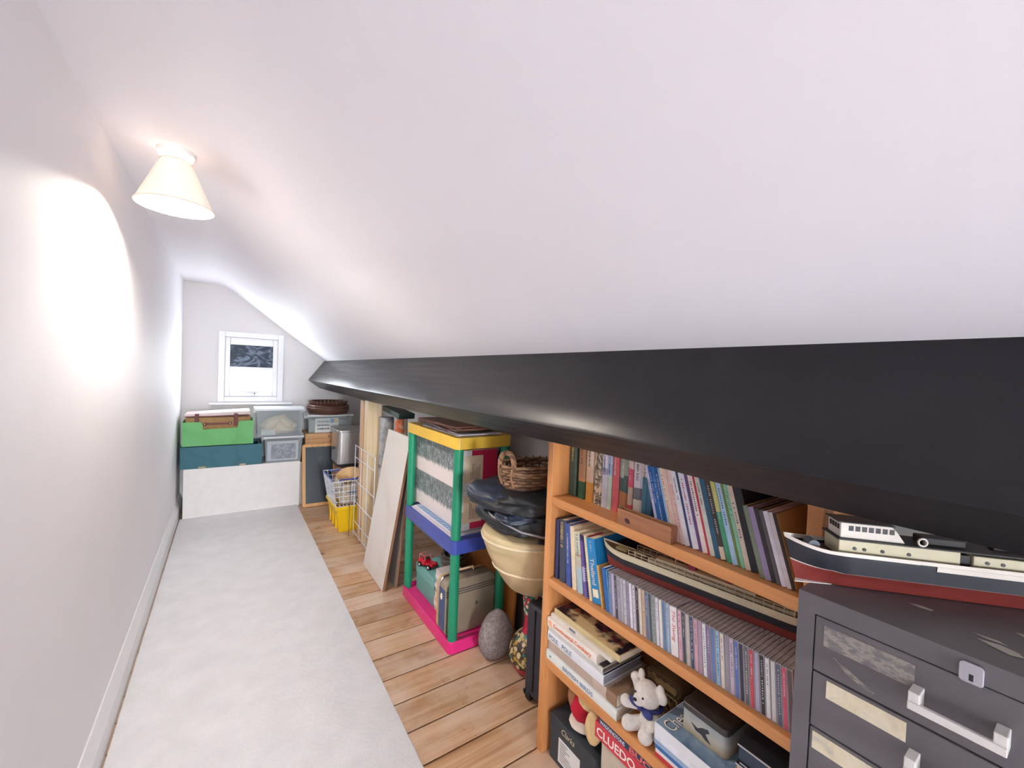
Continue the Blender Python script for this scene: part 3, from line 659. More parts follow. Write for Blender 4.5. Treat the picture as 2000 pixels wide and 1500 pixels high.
# long liner lying on top of the CDs
a0 = Vector((.960, .872)); a1 = Vector((1.052, .345)); dv = a1 - a0; La = dv.length; rz = math.atan2(dv.y, dv.x)
sa = thing('model_ship', 'long model liner with cream upper hull lying on the row of CDs', 'model ship', (a0.x, a0.y, SH2+.1262), (0, 0, rz))
hb, rg = hull(La, .056, [0, .012, .024, .042, .058, .060], [0, 0, 1, 2, 2], bow=.14, rise=.012); hb.build('hull', [h_red, h_blk, h_crm], sa, smooth=40)
deck_mesh(rg, 4, -.002).build('deck', dk, sa)
b = B(); b.box(.155, .50, -.016, .016, .056, .066); b.box(.175, .42, -.012, .012, .066, .074); b.build('deckhouse', h_crm, sa, bevel=.001)
b = B(); b.box(.160, .49, -.022, .022, .0665, .0680); b.build('boat_deck', M((160, 150, 124), .6, .08), sa)
b = B(); N = 20
for s in (-1, 1):
    for i in range(N+1):
        x = .10 + .40*i/N; b.box(x-.0006, x+.0006, s*.0255-.0006, s*.0255+.0006, .056, .0745)
    for zz in (.0655, .0745): b.box(.10, .50, s*.0255-.0006, s*.0255+.0006, zz-.0006, zz+.0006)
b.build('railing', M((186, 178, 156), .5, .05), sa)
b = B(); b.box(.05, .085, -.012, .012, .058, .064); b.lathe([(.006, 0), (.006, .012), (0, .012)], 10, (.11, 0, .058)); b.box(.115, .14, -.003, .003, .060, .068); b.build('foredeck_gear', M((150, 136, 96), .6, .2, 90), sa)
for x in (.27, .36): B().lathe([(.008, 0), (.0075, .022), (0, .022)], 12, (x, 0, .074), sx=1.4).build('funnel', M((150, 40, 66), .5, .05), sa, smooth=40)
B().tube([(.225, 0, .072), (.225, 0, .104)], .0016, 6).build('mast', h_crm, sa)
# coaster standing on the cabinet
u = Vector((.68, -.73)); u.normalize(); nrm = Vector((-u.y, u.x))     # nrm points away from the room
b0 = Vector((.818, .322)) + nrm*.008
sb = thing('model_ship', 'black and red model coaster with white wheelhouse on the grey cabinet', 'model ship', (b0.x, b0.y, .9592), (0, 0, math.atan2(u.y, u.x)))
LB = .46
hb, rg = hull(LB, .070, [0, .012, .0275, .0295, .052, .060, .066], [0, 0, 1, 2, 2, 1], bow=.15, rise=.012); hb.build('hull', [h_red, h_wht, h_blk], sb, smooth=40)
for fore, sides in ((True, (1, -1)), (False, (1,)), (False, (-1,))):
    bul = B()
    for i in range(len(rg)-1):
        t0, t1 = rg[i][0][0]/LB, rg[i+1][0][0]/LB
        if (t1 < .42) if fore else (t0 > .44):
            for s in sides:
                p, q = rg[i], rg[i+1]; zlo, zhi = (5, 6) if fore else (4, 5); w0 = .0012
                A = [(p[zlo][0], s*(p[zlo][1]+w0), p[zlo][2]), (q[zlo][0], s*(q[zlo][1]+w0), q[zlo][2]), (q[zhi][0], s*(q[zhi][1]+w0), q[zhi][2]), (p[zhi][0], s*(p[zhi][1]+w0), p[zhi][2])]
                bul.add(A + [(x, y - s*.0022, z) for x, y, z in A], [(0,1,2,3), (7,6,5,4), (2,3,7,6), (0,1,5,4)])
    bul.build('bulwark', h_wht, sb, weld=True)
deck_mesh(rg, 4, .004).build('deck', dk, sb)
b = B(); b.box(.075, .245, -.024, .024, .056, .084); b.box(.262, .40, -.024, .024, .056, .080); dh = b.build('deckhouse', h_crm, sb, bevel=.0015)
b = B()
for x in (.098, .112, .138, .175, .28, .30, .335, .37):
    b.lathe([(.0028, 0), (.0028, .0008), (0, .0008)], 12, X=Matrix.Translation((x, -.0242, .071)) @ Matrix.Rotation(PI/2, 4, 'X'))
b.build('portholes', M((30, 28, 30), .4, 0), dh)
box(.246, .261, -.020, .020, .056, .078).build('doorway', drk, sb)
b = B(); b.box(.072, .400, -.027, .027, .084, .0862); b.build('upper_deck', drk, sb)
b = B(); b.prism([(.078, .0862), (.172, .0862), (.160, .104), (.152, .112), (.078, .112)], -.020, .020, 1); wh = b.build('wheelhouse', h_wht, sb, bevel=.0015)
b = B()
for i in range(7): b.box(.090 + i*.0098, .0968 + i*.0098, -.0206, -.0196, .099, .1075)
for yy in (-.016, -.008, 0, .008): b.box(.0774, .0782, yy, yy+.006, .099, .1075)
b.build('wheelhouse_window', M((40, 36, 38), .25, 0), wh)
box(.074, .156, -.022, .022, .112, .1135).build('roof', drk, wh)
B().tube([(.192 + .006*math.cos(2*PI*i/20), -.0252, .0935 + .006*math.sin(2*PI*i/20)) for i in range(20)], .0018, 6, True).build('lifebuoy', h_wht, sb, smooth=60)
b = B(); b.tube([(.045, -.010, .064), (.045, .012, .064)], .009, 14); b.build('winch', M((110, 114, 124), .5, .06), sb, smooth=40)
b = B(); b.box(.20, .26, -.012, .012, .0862, .098); b.box(.30, .36, -.006, .006, .0862, .094); b.build('deck_gear', drk, sb, bevel=.002)
B().add([(x, y, z) for z in (.9578, .9589) for x, y in ((.868, .268), (.908, .262), (.902, .334), (.824, .306))], [(3,2,1,0), (4,5,6,7), (0,1,5,4), (1,2,6,5), (2,3,7,6), (3,0,4,7)]).build('white_card', M((232, 228, 224), .6, .03), label='loose white card tucked under the bow of the coaster', cat='card')

# ------------------------------------------------------------------ third shelf: bear, books, tin, boxes
def remesh(o, vox, sm=6):
    md = o.modifiers.new('remesh', 'REMESH'); md.mode = 'VOXEL'; md.voxel_size = vox; md.use_smooth_shade = True
    ms = o.modifiers.new('smooth', 'SMOOTH'); ms.factor = .5; ms.iterations = sm
plush = M((226, 220, 212), .95, .08, 90, bump=.7, bscale=300, spec=.1, name='white_plush')
br = thing('teddy_bear', 'small white plush teddy bear with a dark blue ribbon', 'toy', (.968, .684, SH3))
b = B(); b.ball((.004, 0, .042), .030, .028, .040); b.ball((-.010, .004, .108), .033, .036, .034, X=None)
b.ball((-.034, .012, .098), .018, .017, .015); b.ball((.0, .034, .142), .009, .010, .016); b.ball((.0, -.028, .136), .008, .011, .013); b.ball((-.002, -.034, .118), .010, .016, .018)
b.tube([(-.004, .026, .062), (-.020, .044, .060), (-.030, .056, .062)], [.014, .013, .015], 12); b.ball((-.032, .058, .064), .016)
b.tube([(-.006, -.018, .062), (-.026, -.026, .052)], [.012, .013], 12); b.ball((-.029, -.027, .05), .014)
b.tube([(-.008, .016, .022), (-.040, .036, .018)], [.019, .018], 12); b.ball((-.042, .038, .019), .020, .019, .020)
b.tube([(-.006, -.012, .020), (-.036, -.015, .018)], [.019, .018], 12); b.ball((-.040, -.016, .019), .020)
b.tube([(0.0, .030, .07), (0.0, .052, .118)], [.012, .012], 12); b.ball((0, .054, .122), .014)
o = b.build('bear_body', plush, br); remesh(o, .0025, 8)
rb = M((44, 52, 120), .5, .1, name='blue_ribbon')
b = B(); b.tube([(.004 + .028*math.cos(2*PI*i/20), .002 + .029*math.sin(2*PI*i/20), .076) for i in range(20)], .006, 6, True); b.ball((-.028, .012, .074), .010, .009, .009); b.ball((-.026, .032, .076), .009, .019, .012); b.ball((-.028, -.010, .070), .009, .017, .013); b.build('ribbon', rb, br, smooth=60)
b = B(); b.ball((-.040, .022, .116), .003); b.ball((-.042, -.004, .114), .003); b.ball((-.051, .014, .104), .0048, .006, .004); b.build('eyes_and_nose', M((40, 38, 44), .3, 0), br, smooth=60)
# basketwork block behind the bear
wk = NT('dark_woven_straw'); v = wk.coord((1, 1, 1)); wv = wk.n('ShaderNodeTexWave'); wv.inputs['Scale'].default_value = 60; wv.inputs['Distortion'].default_value = 4; wk.l(v, wv.inputs['Vector']); wk.color(wk.ramp(wv.outputs['Fac'], [(.2, lin((58, 46, 28))), (.8, lin((122, 98, 60)))])); wk.bump(wv.outputs['Fac'], .6, .003); wk.set(Roughness=.8)
bs = thing('straw_box', 'dark brown woven straw box in the shadow behind the teddy bear', 'box', (1.062, .697, SH3))
B().box(-.030, .045, -.053, .051, 0, .085).build('box_body', wk.m, bs, bevel=.008); B().box(-.034, .049, -.057, .055, .085, .125).build('lid', wk.m, bs, bevel=.012)
# lying books under the tin
def cheese():
    z = SH3; y0 = .455; gp = 'books lying flat under the tin'
    cols = [('thin red-spined magazine at the bottom of the pile under the tin', (196, 60, 66), .010), ('white magazine just above the red-spined one under the tin', (232, 228, 226), .010), ('blue-spined paperback low in the pile under the tin', (52, 108, 168), .013), ('grey blue paperback in the middle of the pile under the tin', (150, 176, 206), .012), ('white paperback with a blue edge in the pile under the tin', (228, 232, 240), .018)]
    for lb, c, th in cols:
        book(lb, (.922 + R_.uniform(-.002, .004), y0 + R_.uniform(0, .006), z), th, .178, .16, mk(c), rot=FR, name='magazine', group=gp, pages=m_pagew, hard=False, round_=.2); z += th
    o = book('blue grey cookery book with large white letters on its cover, under the tin', (.918, y0, z), .026, .180, .165, M((226, 230, 236), .4, .04), rot=FR, name='book', group=gp, pages=m_pagew, hard=False, round_=.2)
    box(.001, .164, -.0268, -.0256, .002, .178).build('cover', blotch('blue_grey_cover', [(86, 112, 140), (120, 146, 170), (150, 172, 190)], 14), o)
    ax = (1, 0, 0); ay = (0, 0, 1)
    text('Chee', .070, .034, M((60, 50, 48), .6, 0), o, frame((.0105, -.0272, .1325), ax, ay), 'lettering', 0, .03)
    text('Chee', .070, .034, M((240, 238, 232), .6, 0), o, frame((.010, -.0276, .133), ax, ay), 'lettering', 0, .0)
    return z + .0278
zc = cheese()
tn = thing('tin_box', 'dark tin with rounded corners and a bird scene on its side', 'tin', (1.030, .532, zc))
t = NT('tin_landscape'); v = t.coord(); sp = t.n('ShaderNodeSeparateXYZ'); t.l(v, sp.inputs[0]); ad = t.n('ShaderNodeMath', operation='MULTIPLY_ADD'); t.l(t.noise(v, 34, 5), ad.inputs[0]); ad.inputs[1].default_value = .03; t.l(sp.outputs[2], ad.inputs[2])
dv_ = t.n('ShaderNodeMath', operation='DIVIDE'); t.l(ad.outputs[0], dv_.inputs[0]); dv_.inputs[1].default_value = .09
t.color(t.ramp(dv_.outputs[0], [(.0, lin((110, 102, 90))), (.25, lin((176, 164, 138))), (.45, lin((184, 184, 176))), (.75, lin((150, 156, 160)))])); t.set(Roughness=.35)
B().prism(rrect(.068, .058, .014), 0, .052, 2).build('tin_body', t.m, tn, smooth=30)
B().prism(rrect(.0695, .0595, .015), .052, .068, 2).build('lid', M((76, 72, 72), .35, .12, 20, metal=.4), tn, bevel=.003, smooth=30)
bd = M((60, 62, 68), .5, 0)
B().prism([(.030, .030), (.014, .026), (.004, .034), (-.012, .040), (-.016, .034), (-.006, .026), (-.014, .016), (-.020, .010), (-.006, .012), (.004, .018), (.018, .018)], -.0690, -.0678, 0).build('bird_print', bd, tn)
# dark folders right of the tin
G5 = 'dark folders and boxes beside the tin'
z = SH3; nav = M((40, 56, 74), .5, .1, 30)
fo = [('dark teal box lying lowest beside the tin', .070, (48, 72, 88)), ('dark folder with a pale strip edge above the teal box', .030, (52, 44, 52)), ('beige-paged binder lying on the dark folder', .026, (44, 42, 54)), ('black box file with a chrome pin, topmost beside the tin', .040, (34, 42, 52))]
for i, (lb, th, c) in enumerate(fo):
    o = thing('box_file', lb, 'file', (.930 + .006*i, .330, z), (0, 0, 0), G5)
    b = B(); b.box(0, .165, 0, .114, 0, .003); b.box(0, .165, 0, .114, th-.003, th); b.box(.158, .165, 0, .114, .003, th-.003); b.build('cover', M(c, .45, .08, 30), o, bevel=.001)
    box(.003, .157, .002, .112, .003, th-.003).build('contents', M((206, 180, 150), .8, .08) if i == 2 else M((58, 70, 88), .7, .08), o)
    box(-.001, .002, 0, .114, th-.004, th-.001).build('edge_strip', M((190, 190, 196), .4, .05), o)
    z += th
pn = B(); pn.tube([(.9452, .436, z-.0375), (.9452, .336, z-.0375)], .0022, 8); pn.ball((.9452, .376, z-.0375), .004, .006, .004, 10, 6)
pn.build('pen', M((190, 192, 200), .25, .02, metal=1), smooth=50, label='thin chrome pen lying along the front of the binder beside the tin', cat='pen')
# ------------------------------------------------------------------ foot of the bookcase
sh = thing('shoe_box', 'dark slate shoe box with a white label on the floor of the bookcase', 'box', (.932, .945, 0))
B().box(.002, .178, -.106, .104, 0, .110).build('box_body', M((52, 60, 68), .55, .06), sh, bevel=.002)
B().box(0, .180, -.109, .107, .108, .152).build('lid', M((48, 56, 64), .55, .06), sh, bevel=.002)
text('Clarks', .062, .020, M((214, 206, 176), .6, 0), sh, frame((-.0006, .046, .120), (0, -1, 0), (0, 0, 1)), 'lettering', .35, .0)
o = box(.0008, .0022, -.040, .060, .018, .098).build('paper_label', M((228, 226, 224), .7, .04), sh)
b = B(); rr = random.Random(4)
for i in range(9): b.box(.0000, .0012, .052 - rr.uniform(.02, .085), .052, .088 - i*.0075, .090 - i*.0075)
b.build('label_print', M((130, 130, 140), .7, 0), o)
gb = thing('board_game', 'red board game box lying on the beige box in the bookcase', 'game', (.921, .660, .2360))
B().box(0, .175, -.165, .178, 0, .0462).build('box_body', M((204, 58, 74), .45, .05), gb, bevel=.0015)
text('CLUEDO', .140, .026, M((244, 238, 232), .6, 0), gb, frame((-.0006, .170, .010), (0, -1, 0), (0, 0, 1)), 'lettering', 0, .02)
gb2 = thing('board_game', 'dark blue board game box on top of the red one', 'game', (.922, .652, .2824))
B().box(0, .168, -.165, .172, 0, .0255).build('box_body', M((52, 64, 96), .5, .06), gb2, bevel=.0015)
text('WADDINGTONS', .092, .011, M((226, 226, 232), .6, 0), gb2, frame((-.0006, .168, .0035), (0, -1, 0), (0, 0, 1)), 'lettering', 0, .02)
text('BUCCA', .120, .0165, M((226, 110, 110), .6, 0), gb2, frame((-.0007, .060, .0020), (0, -1, 0), (0, 0, 1)), 'lettering', 0, .03)
B().box(0, .165, -.165, .176, 0, .2358).build('cardboard_box', M((206, 196, 178), .75, .06), None, (.945, .655, 0), bevel=.003, label='plain beige cardboard box under the red game box', cat='box')
# plush dog in a red jumper on the shoe box
pd = thing('plush_dog', 'tan plush dog in a red jumper sitting on the dark shoe box', 'toy', (.985, .925, .152))
b = rock((.010, .030, .078), (.050, .046, .072), .06, 2.5, 28, 18, 4); b.build('jumper', M((196, 20, 52), .85, .10, 40, bump=.3, bscale=200), pd, smooth=60)
b = rock((.006, .022, .016), (.050, .050, .018), .05, 3, 28, 12, 5); b.build('jumper_trim', M((226, 214, 200), .95, .06, bump=.5, bscale=250), pd, smooth=60)
tanp = M((222, 194, 146), .95, .14, 30, bump=.6, bscale=260, spec=.1, name='tan_plush')
b = B(); b.ball((.000, -.012, .118), .044, .048, .034); o = b.build('head', tanp, pd, smooth=60)
b = rock((-.036, -.049, .076), (.020, .030, .056), .08, 2, 22, 16, 6); b.build('ear', tanp, pd, smooth=60, rot=(.10, 0, 0)); b = B(); b.ball((-.030, .048, .100), .012, .016, .036, 14, 10); b.build('ear', M((160, 110, 76), .95, .1), pd, smooth=60)

# ------------------------------------------------------------------ coloured plastic shelf unit
SX0, SX1, SY0, SY1 = .859, 1.165, 1.677, 2.308
def gl(c): return M(c, .32, .04, 6, name='moulded_plastic_%d' % c[0])
m_pink, m_grn, m_blu, m_yel = gl((226, 42, 128)), gl((24, 134, 98)), gl((58, 74, 158)), gl((224, 182, 66))
su = thing('plastic_shelf', 'toy-coloured plastic shelf unit with pink base, green legs, blue and yellow shelves', 'shelf', ((SX0+SX1)/2, (SY0+SY1)/2, 0))
hx, hy = (SX1-SX0)/2, (SY1-SY0)/2
def tray(name, mt, z0, z1, lip):
    b = B(); po = rrect(hx, hy, .022, 4); pi_ = rrect(hx-.012, hy-.012, .016, 4); n = len(po)
    vs = [(x, y, z0) for x, y in po] + [(x, y, z1) for x, y in po] + [(x, y, z1) for x, y in pi_] + [(x, y, z1-lip) for x, y in pi_]
    fs = [tuple(range(n))[::-1]] + [(k*n+i, k*n+(i+1) % n, (k+1)*n+(i+1) % n, (k+1)*n+i) for k in range(3) for i in range(n)] + [tuple(range(3*n, 4*n))]
    b.add(vs, fs); return b.build(name, mt, su, smooth=35, bevel=.002)
ZS = .526
tray('base_tray', m_pink, 0, .056, .012); tray('middle_shelf', m_blu, .462, ZS, .002); tray('top_shelf', m_yel, .946, 1.000, .002)
for sx in (-1, 1):
    for sy in (-1, 1):
        for z0, z1 in ((.044, .462), (.524, .946)):
            B().lathe([(.0225, z0), (.0225, z1)], 24, (sx*(hx-.026), sy*(hy-.026), 0)).build('leg', m_grn, su, smooth=40)
# top: magazines, papers
G = 'papers and magazines on the yellow shelf'
cols = [('grey newspaper lying lowest on the yellow shelf', (196, 190, 196), .004), ('white brochure near the bottom of the paper pile on the yellow shelf', (222, 216, 222), .004), ('dark brown magazine low in the paper pile on the yellow shelf', (96, 62, 54), .005), ('maroon magazine in the paper pile on the yellow shelf', (112, 58, 60), .005), ('olive brown magazine in the paper pile on the yellow shelf', (124, 96, 60), .004), ('reddish brown folder high in the paper pile on the yellow shelf', (132, 84, 66), .005), ('crumpled brown envelope topmost of the paper pile on the yellow shelf', (146, 98, 76), .004)]
z = .9995
for i, (lb, c, th) in enumerate(cols):
    X = Matrix.Translation((1.01 + R_.uniform(-.008, .016), 1.985 + R_.uniform(-.05, .05), 0)) @ Matrix.Rotation(R_.uniform(-.13, .13), 4, 'Z')
    from mathutils import noise
    b = B(); nx, ny = 8, 12; w, h = .112, .22 + .015*i % .03
    zt0 = z
    def top(u, v, k): 
        p = X @ Vector(((u-.5)*2*w, (v-.5)*2*h, 0)); return (p.x, p.y, zt0 + k*th + k*.0016*(noise.noise(Vector((u*3, v*3, i))) + .4))
    b.grid(lambda u, v: top(u, v, 1), nx, ny); b.grid(lambda u, v: top(u, v, 0), nx, ny)
    n1 = (nx+1)*(ny+1); ed = [j for j in range(nx+1)] + [j*(nx+1)+nx for j in range(1, ny+1)] + [ny*(nx+1)+j for j in range(nx-1, -1, -1)] + [j*(nx+1) for j in range(ny-1, 0, -1)]
    for k in range(len(ed)): a, c2 = ed[k], ed[(k+1) % len(ed)]; b.f.append((a, c2, c2+n1, a+n1)); b.m.append(0)
    b.build('magazine', M(c, .55, .22, 30), label=lb, cat='paper', group=G, smooth=30); z += th + .001
gf = thing('box_file', 'dark green box file lying across the poster rolls beyond the yellow shelf', 'file', (.995, 2.85, .9841), (.0705, 0, 0))
B().box(-.055, .055, -.170, .190, 0, .036).build('cover', M((30, 58, 56), .5, .08), gf, bevel=.003); box(-.0545, .0555, -.165, .185, .004, .032).build('contents', M((176, 206, 196), .8, .05), gf)
# two tree cartons on the blue shelf
def fir():
    t = NT('fir_branch_print'); tc = t.n('ShaderNodeTexCoord'); sp = t.n('ShaderNodeSeparateXYZ'); t.l(tc.outputs['Object'], sp.inputs[0])
    v = t.coord((1, 90, 14)); n = t.noise(v, 1.0, 4, .6); a = t.n('ShaderNodeMath', operation='MULTIPLY_ADD'); t.l(n, a.inputs[0]); a.inputs[1].default_value = .075; t.l(sp.outputs[2], a.inputs[2])
    v2 = t.coord((1, 40, 22)); n2 = t.noise(v2, 1.4, 5, .7, 1.5)
    green = t.ramp(n2, [(.32, lin((52, 62, 56))), (.48, lin((104, 114, 112))), (.6, lin((150, 158, 166))), (.72, lin((206, 210, 216)))])
    c = t.mix(t.ramp(a.outputs[0], [(.108, (0,0,0,1)), (.118, (1,1,1,1))]), lin((226, 214, 212)), green)
    t.color(c); t.set(Roughness=.35); return t.m
m_fir = fir(); m_cart = M((222, 210, 206), .5, .04, name='carton_white'); m_red = bands('red_carton_end', [(0, (206, 40, 84)), (.5, (214, 48, 92))], 2, 1, .1, 60, .45)
for i, (nm, z0) in enumerate((('lower', ZS+.003), ('upper', ZS+.0032+.195))):
    o = thing('tree_carton', '%s of two white and red Christmas tree cartons on the blue shelf' % nm, 'box', (1.0155, 2.015, (ZS + .0200) if i == 0 else (ZS + .0200 + .1919)), group='Christmas tree cartons')
    B().box(-.100, .100, -.283, .283, 0, .192).build('carton', m_cart, o, bevel=.002)
    box(-.1012, -.0998, -.281, .281, .003, .190).build('front_print', m_fir, o, label='printed snowy fir branches')
    box(-.045, .0995, -.2842, -.2828, .003, .190).build('end_panel', m_red, o, label='crimson end panel')
    box(-.085, .018, -.2852, -.2834, .035, .165).build('end_label', M((226, 206, 176), .6, .05), o)
    box(-.0995, -.045, -.2846, -.2830, .003, .190).build('end_panel', blotch('pale_print', [(196, 208, 204), (222, 224, 222), (206, 214, 212)], 20), o)
    b = B(); rr = random.Random(i)
    for q in range(7): b.box(-.05+q*.008, -.0465+q*.008, -.2857, -.2848, .05, .05 + rr.uniform(.03, .09))
    b.build('label_print', M((150, 130, 120), .7, 0), o)
# what lifts the cartons: paperwork with a striped top sheet
zt = ZS - .002
o = thing('paper_pile', 'pile of papers with a blue striped top sheet under the tree cartons', 'paper', (1.005, 1.985, zt))
for k in range(6): box(-.128 + .002*k, .105, -.254 + .008*k, .262 - .008*k, .0035*k, .0035*k+.0034).build('sheet', M([(206, 200, 214), (226, 220, 224), (196, 182, 186), (216, 214, 222), (226, 222, 226), (186, 196, 212)][k], .6, .05), o)
st = NT('blue_striped_paper'); v = st.coord((1, 1, 1)); wv = st.n('ShaderNodeTexWave', bands_direction='Y'); wv.inputs['Scale'].default_value = 14; wv.inputs['Distortion'].default_value = .6; st.l(v, wv.inputs['Vector']); st.color(st.ramp(wv.outputs['Fac'], [(.35, lin((60, 96, 150))), (.55, lin((176, 204, 230)))])); st.set(Roughness=.5)
box(-.120, -.045, -.22, .18, .0212, .0222).build('top_sheet', st.m, o, label='blue striped sheet')
# bottom tray contents
ZB = .0445
tb = thing('teal_box', 'pale teal lidded cardboard box on the pink base', 'box', (1.020, 2.14, ZB))
B().box(-.095, .12, -.135, .111, 0, .118).build('box_body', M((112, 176, 166), .5, .06), tb, bevel=.002); B().box(-.098, .123, -.138, .114, .100, .150).build('lid', M((126, 188, 182), .5, .06), tb, bevel=.002)
jp = thing('toy_jeep', 'small red toy jeep with white hubs on the teal box', 'toy', (.955, 2.165, ZB+.150), (0, 0, .35))
mr = M((196, 22, 44), .3, .04)
b = B(); b.box(-.022, .022, -.055, .000, .014, .030); b.box(-.026, .026, .000, .055, .012, .040); b.box(-.027, .027, -.052, -.030, .020, .026); b.build('car_body', mr, jp, bevel=.003)
b = B(); b.tube([(-.022, .0, .038), (-.022, .004, .064), (.022, .004, .064), (.022, .0, .038)], .002, 6); b.tube([(-.022, .046, .038), (-.022, .046, .066), (.022, .046, .066), (.022, .046, .038)], .002, 6); b.tube([(-.022, .004, .064), (-.022, .046, .066)], .0016, 6); b.build('roll_bar', M((226, 130, 140), .4, .03), jp)
for sx in (-1, 1):
    for yy in (-.034, .036):
        X = Matrix.Translation((sx*.026, yy, .0135)) @ Matrix.Rotation(PI/2, 4, 'Y')
        w = B().lathe([(0, -.006), (.0135, -.006), (.0135, .006), (0, .006)], 18, X=X, cap=False).build('wheel', M((30, 28, 30), .7, .05), jp, smooth=40)
        B().lathe([(0, -.0065), (.006, -.0065), (.006, .0065), (0, .0065)], 14, X=X, cap=False).build('hub', M((236, 228, 220), .4, .02), w, smooth=40)
box(-.018, .018, .004, .020, .040, .048).build('seat', M((60, 54, 50), .7, .05), jp, bevel=.002)
# coil of cable and box of shoes behind
b = B(); rr = random.Random(3); path = []
for i in range(260):
    a = i*2*PI/24; k = i/260; path.append((1.078 + (.062 + .006*math.sin(i*.37))*math.cos(a), 2.090 + (.070 + .006*math.cos(i*.23))*math.sin(a), ZB + .1493 + .0055 + .075*k + .006*math.sin(a*1.0 + i*.1)*min(1, k*6)))
b.tube(path, .0052, 7); b.build('cable_coil', M((116, 102, 96), .5, .25, 20), smooth=60, label='coil of grey brown electric cable on the teal box', cat='cable')
b = B(); b.ball((1.078, 2.090, ZB+.150+.0512), .044, .050, .052, 20, 12); b.tube([(1.05, 2.06, ZB+.235), (1.065, 2.09, ZB+.262), (1.10, 2.12, ZB+.235)], .010, 8); b.build('black_adaptor', M((34, 32, 36), .4, .1, 20), smooth=60, label='black rounded adaptor with a loop inside the cable coil', cat='adaptor')
G = 'booklets between the teal box and the suitcase'
z = ZB
for i in range(9):
    c = [(206, 190, 180), (232, 226, 222), (212, 196, 184), (226, 216, 210), (196, 180, 170), (222, 214, 216), (176, 196, 206), (228, 222, 222), (214, 204, 200)][i]; nm = ['brownish', 'glossy white', 'tan', 'ivory', 'taupe', 'pale lilac', 'pale blue', 'bright white', 'light beige'][i]
    book('%s booklet lying flat in the pile beside the suitcase' % nm, (.926 + R_.uniform(-.006, .006), 1.846 + R_.uniform(0, .006), z), .0235, .150, .12, mk(c), rot=FR, name='booklet', group=G, pages=m_pagew, hard=False, round_=.2); z += .0235
# vintage suitcase
sc = thing('suitcase', 'small vintage beige suitcase with blue ends and dark stripes', 'suitcase', (1.000, 1.790, ZB), (0, 0, 0))
m_bei = M((146, 132, 112), .5, .10, 12, bump=.2, bscale=220, name='beige_leatherette'); m_nvy = M((66, 82, 122), .5, .08, 16)
m_tan2 = M((206, 172, 110), .35, .08, 10, name='tan_lid'); m_chr = M((206, 208, 214), .18, .02, metal=1, name='chrome')
def rr_xz(hx_, hz, r, zc, n=6): return [(x, y + zc) for x, y in rrect(hx_, hz, r, n)]
B().prism(rr_xz(.138, .131, .036, .131), -.050, .014, 1).build('shell', m_bei, sc, smooth=30, bevel=.006)
B().prism(rr_xz(.140, .133, .038, .1335), .014, .024, 1).build('rim', m_chr, sc, smooth=30, bevel=.002)
B().prism(rr_xz(.138, .131, .036, .131), .024, .050, 1).build('back_shell', m_tan2, sc, smooth=30, bevel=.006)
for zz in (.196, .207, .218): box(-.1365, .1365, -.0512, -.0498, zz-.0022, zz+.0022).build('stripe', M((84, 74, 70), .6, .05), sc)
B().prism([(-.046, .035), (.014, .035), (.014, .225), (-.046, .225)], -.1412, -.1365, 0).build('edge_band', m_nvy, sc, bevel=.002, label='navy edge band')
b = B(); b.ball((-.142, -.014, .188), .005, .009, .016, 12, 8); b.build('luggage_tag', M((236, 220, 190), .5, .03), sc, smooth=60)
b = B(); b.ball((.030, -.052, .128), .007, .004, .009, 12, 8); b.build('lock_stud', M((96, 86, 76), .3, .03, metal=.6), sc, smooth=60)
b = B(); b.tube([(-.045, .018, .262), (-.042, .018, .278), (.042, .018, .278), (.045, .018, .262)], .0055, 8); b.build('handle', M((222, 188, 150), .4, .05), sc, smooth=60)

# ------------------------------------------------------------------ between shelf unit and bookcase
st_ = rock((0, 0, 0), (.086, .072, .110), .05, 1.4, 40, 26, 5, fn=lambda p: Vector((p.x*(1 - .14*max(0, p.z)), p.y*(1 - .12*max(0, p.z)), max(p.z, -.86))))
t = NT('grey_granite'); v = t.coord(); t.color(t.ramp(t.noise(v, 70, 6, .7), [(.3, lin((104, 96, 96))), (.5, lin((136, 126, 126))), (.7, lin((164, 154, 152)))])); t.set(Roughness=.8); t.bump(t.noise(v, 120, 4), .4, .002)
st_.build('door_stone', t.m, None, (1.045, 1.578, .0962), (0, .10, .3), smooth=60, label='large egg-shaped grey stone on the floor by the pink base', cat='stone')
# painted vase
vz = thing('painted_vase', 'round-bellied painted vase with a tall neck, red foot and flower pattern', 'vase', (1.125, 1.420, 0))
flo = cells('painted_flowers', [(206, 186, 130), (40, 110, 104), (60, 48, 40), (214, 196, 150), (176, 146, 70), (90, 70, 50), (196, 180, 140)], 62)
crim = blotch('crimson_glaze', [(190, 20, 60), (176, 24, 56), (206, 60, 90)], 40, .3)
teal = cells('teal_red_glaze', [(36, 130, 120), (196, 40, 70), (220, 196, 160), (30, 110, 110)], 70, .35)
B().lathe([(0, 0), (.052, 0), (.058, .006), (.084, .036), (.088, .048)], 36, cap=False).build('foot', crim, vz, smooth=40)
B().lathe([(.088, .048), (.094, .075), (.090, .110), (.072, .145), (.048, .168), (.040, .175)], 36, cap=False).build('belly', flo, vz, smooth=50)
B().lathe([(.040, .175), (.032, .190), (.030, .235), (.034, .255)], 30, cap=False).build('neck', crim, vz, smooth=50)
B().lathe([(.034, .255), (.036, .275), (.042, .345), (.040, .358), (.044, .364), (.047, .384), (.040, .384), (.036, .358), (0, .358)], 30, cap=False).build('mouth', teal, vz, smooth=50)
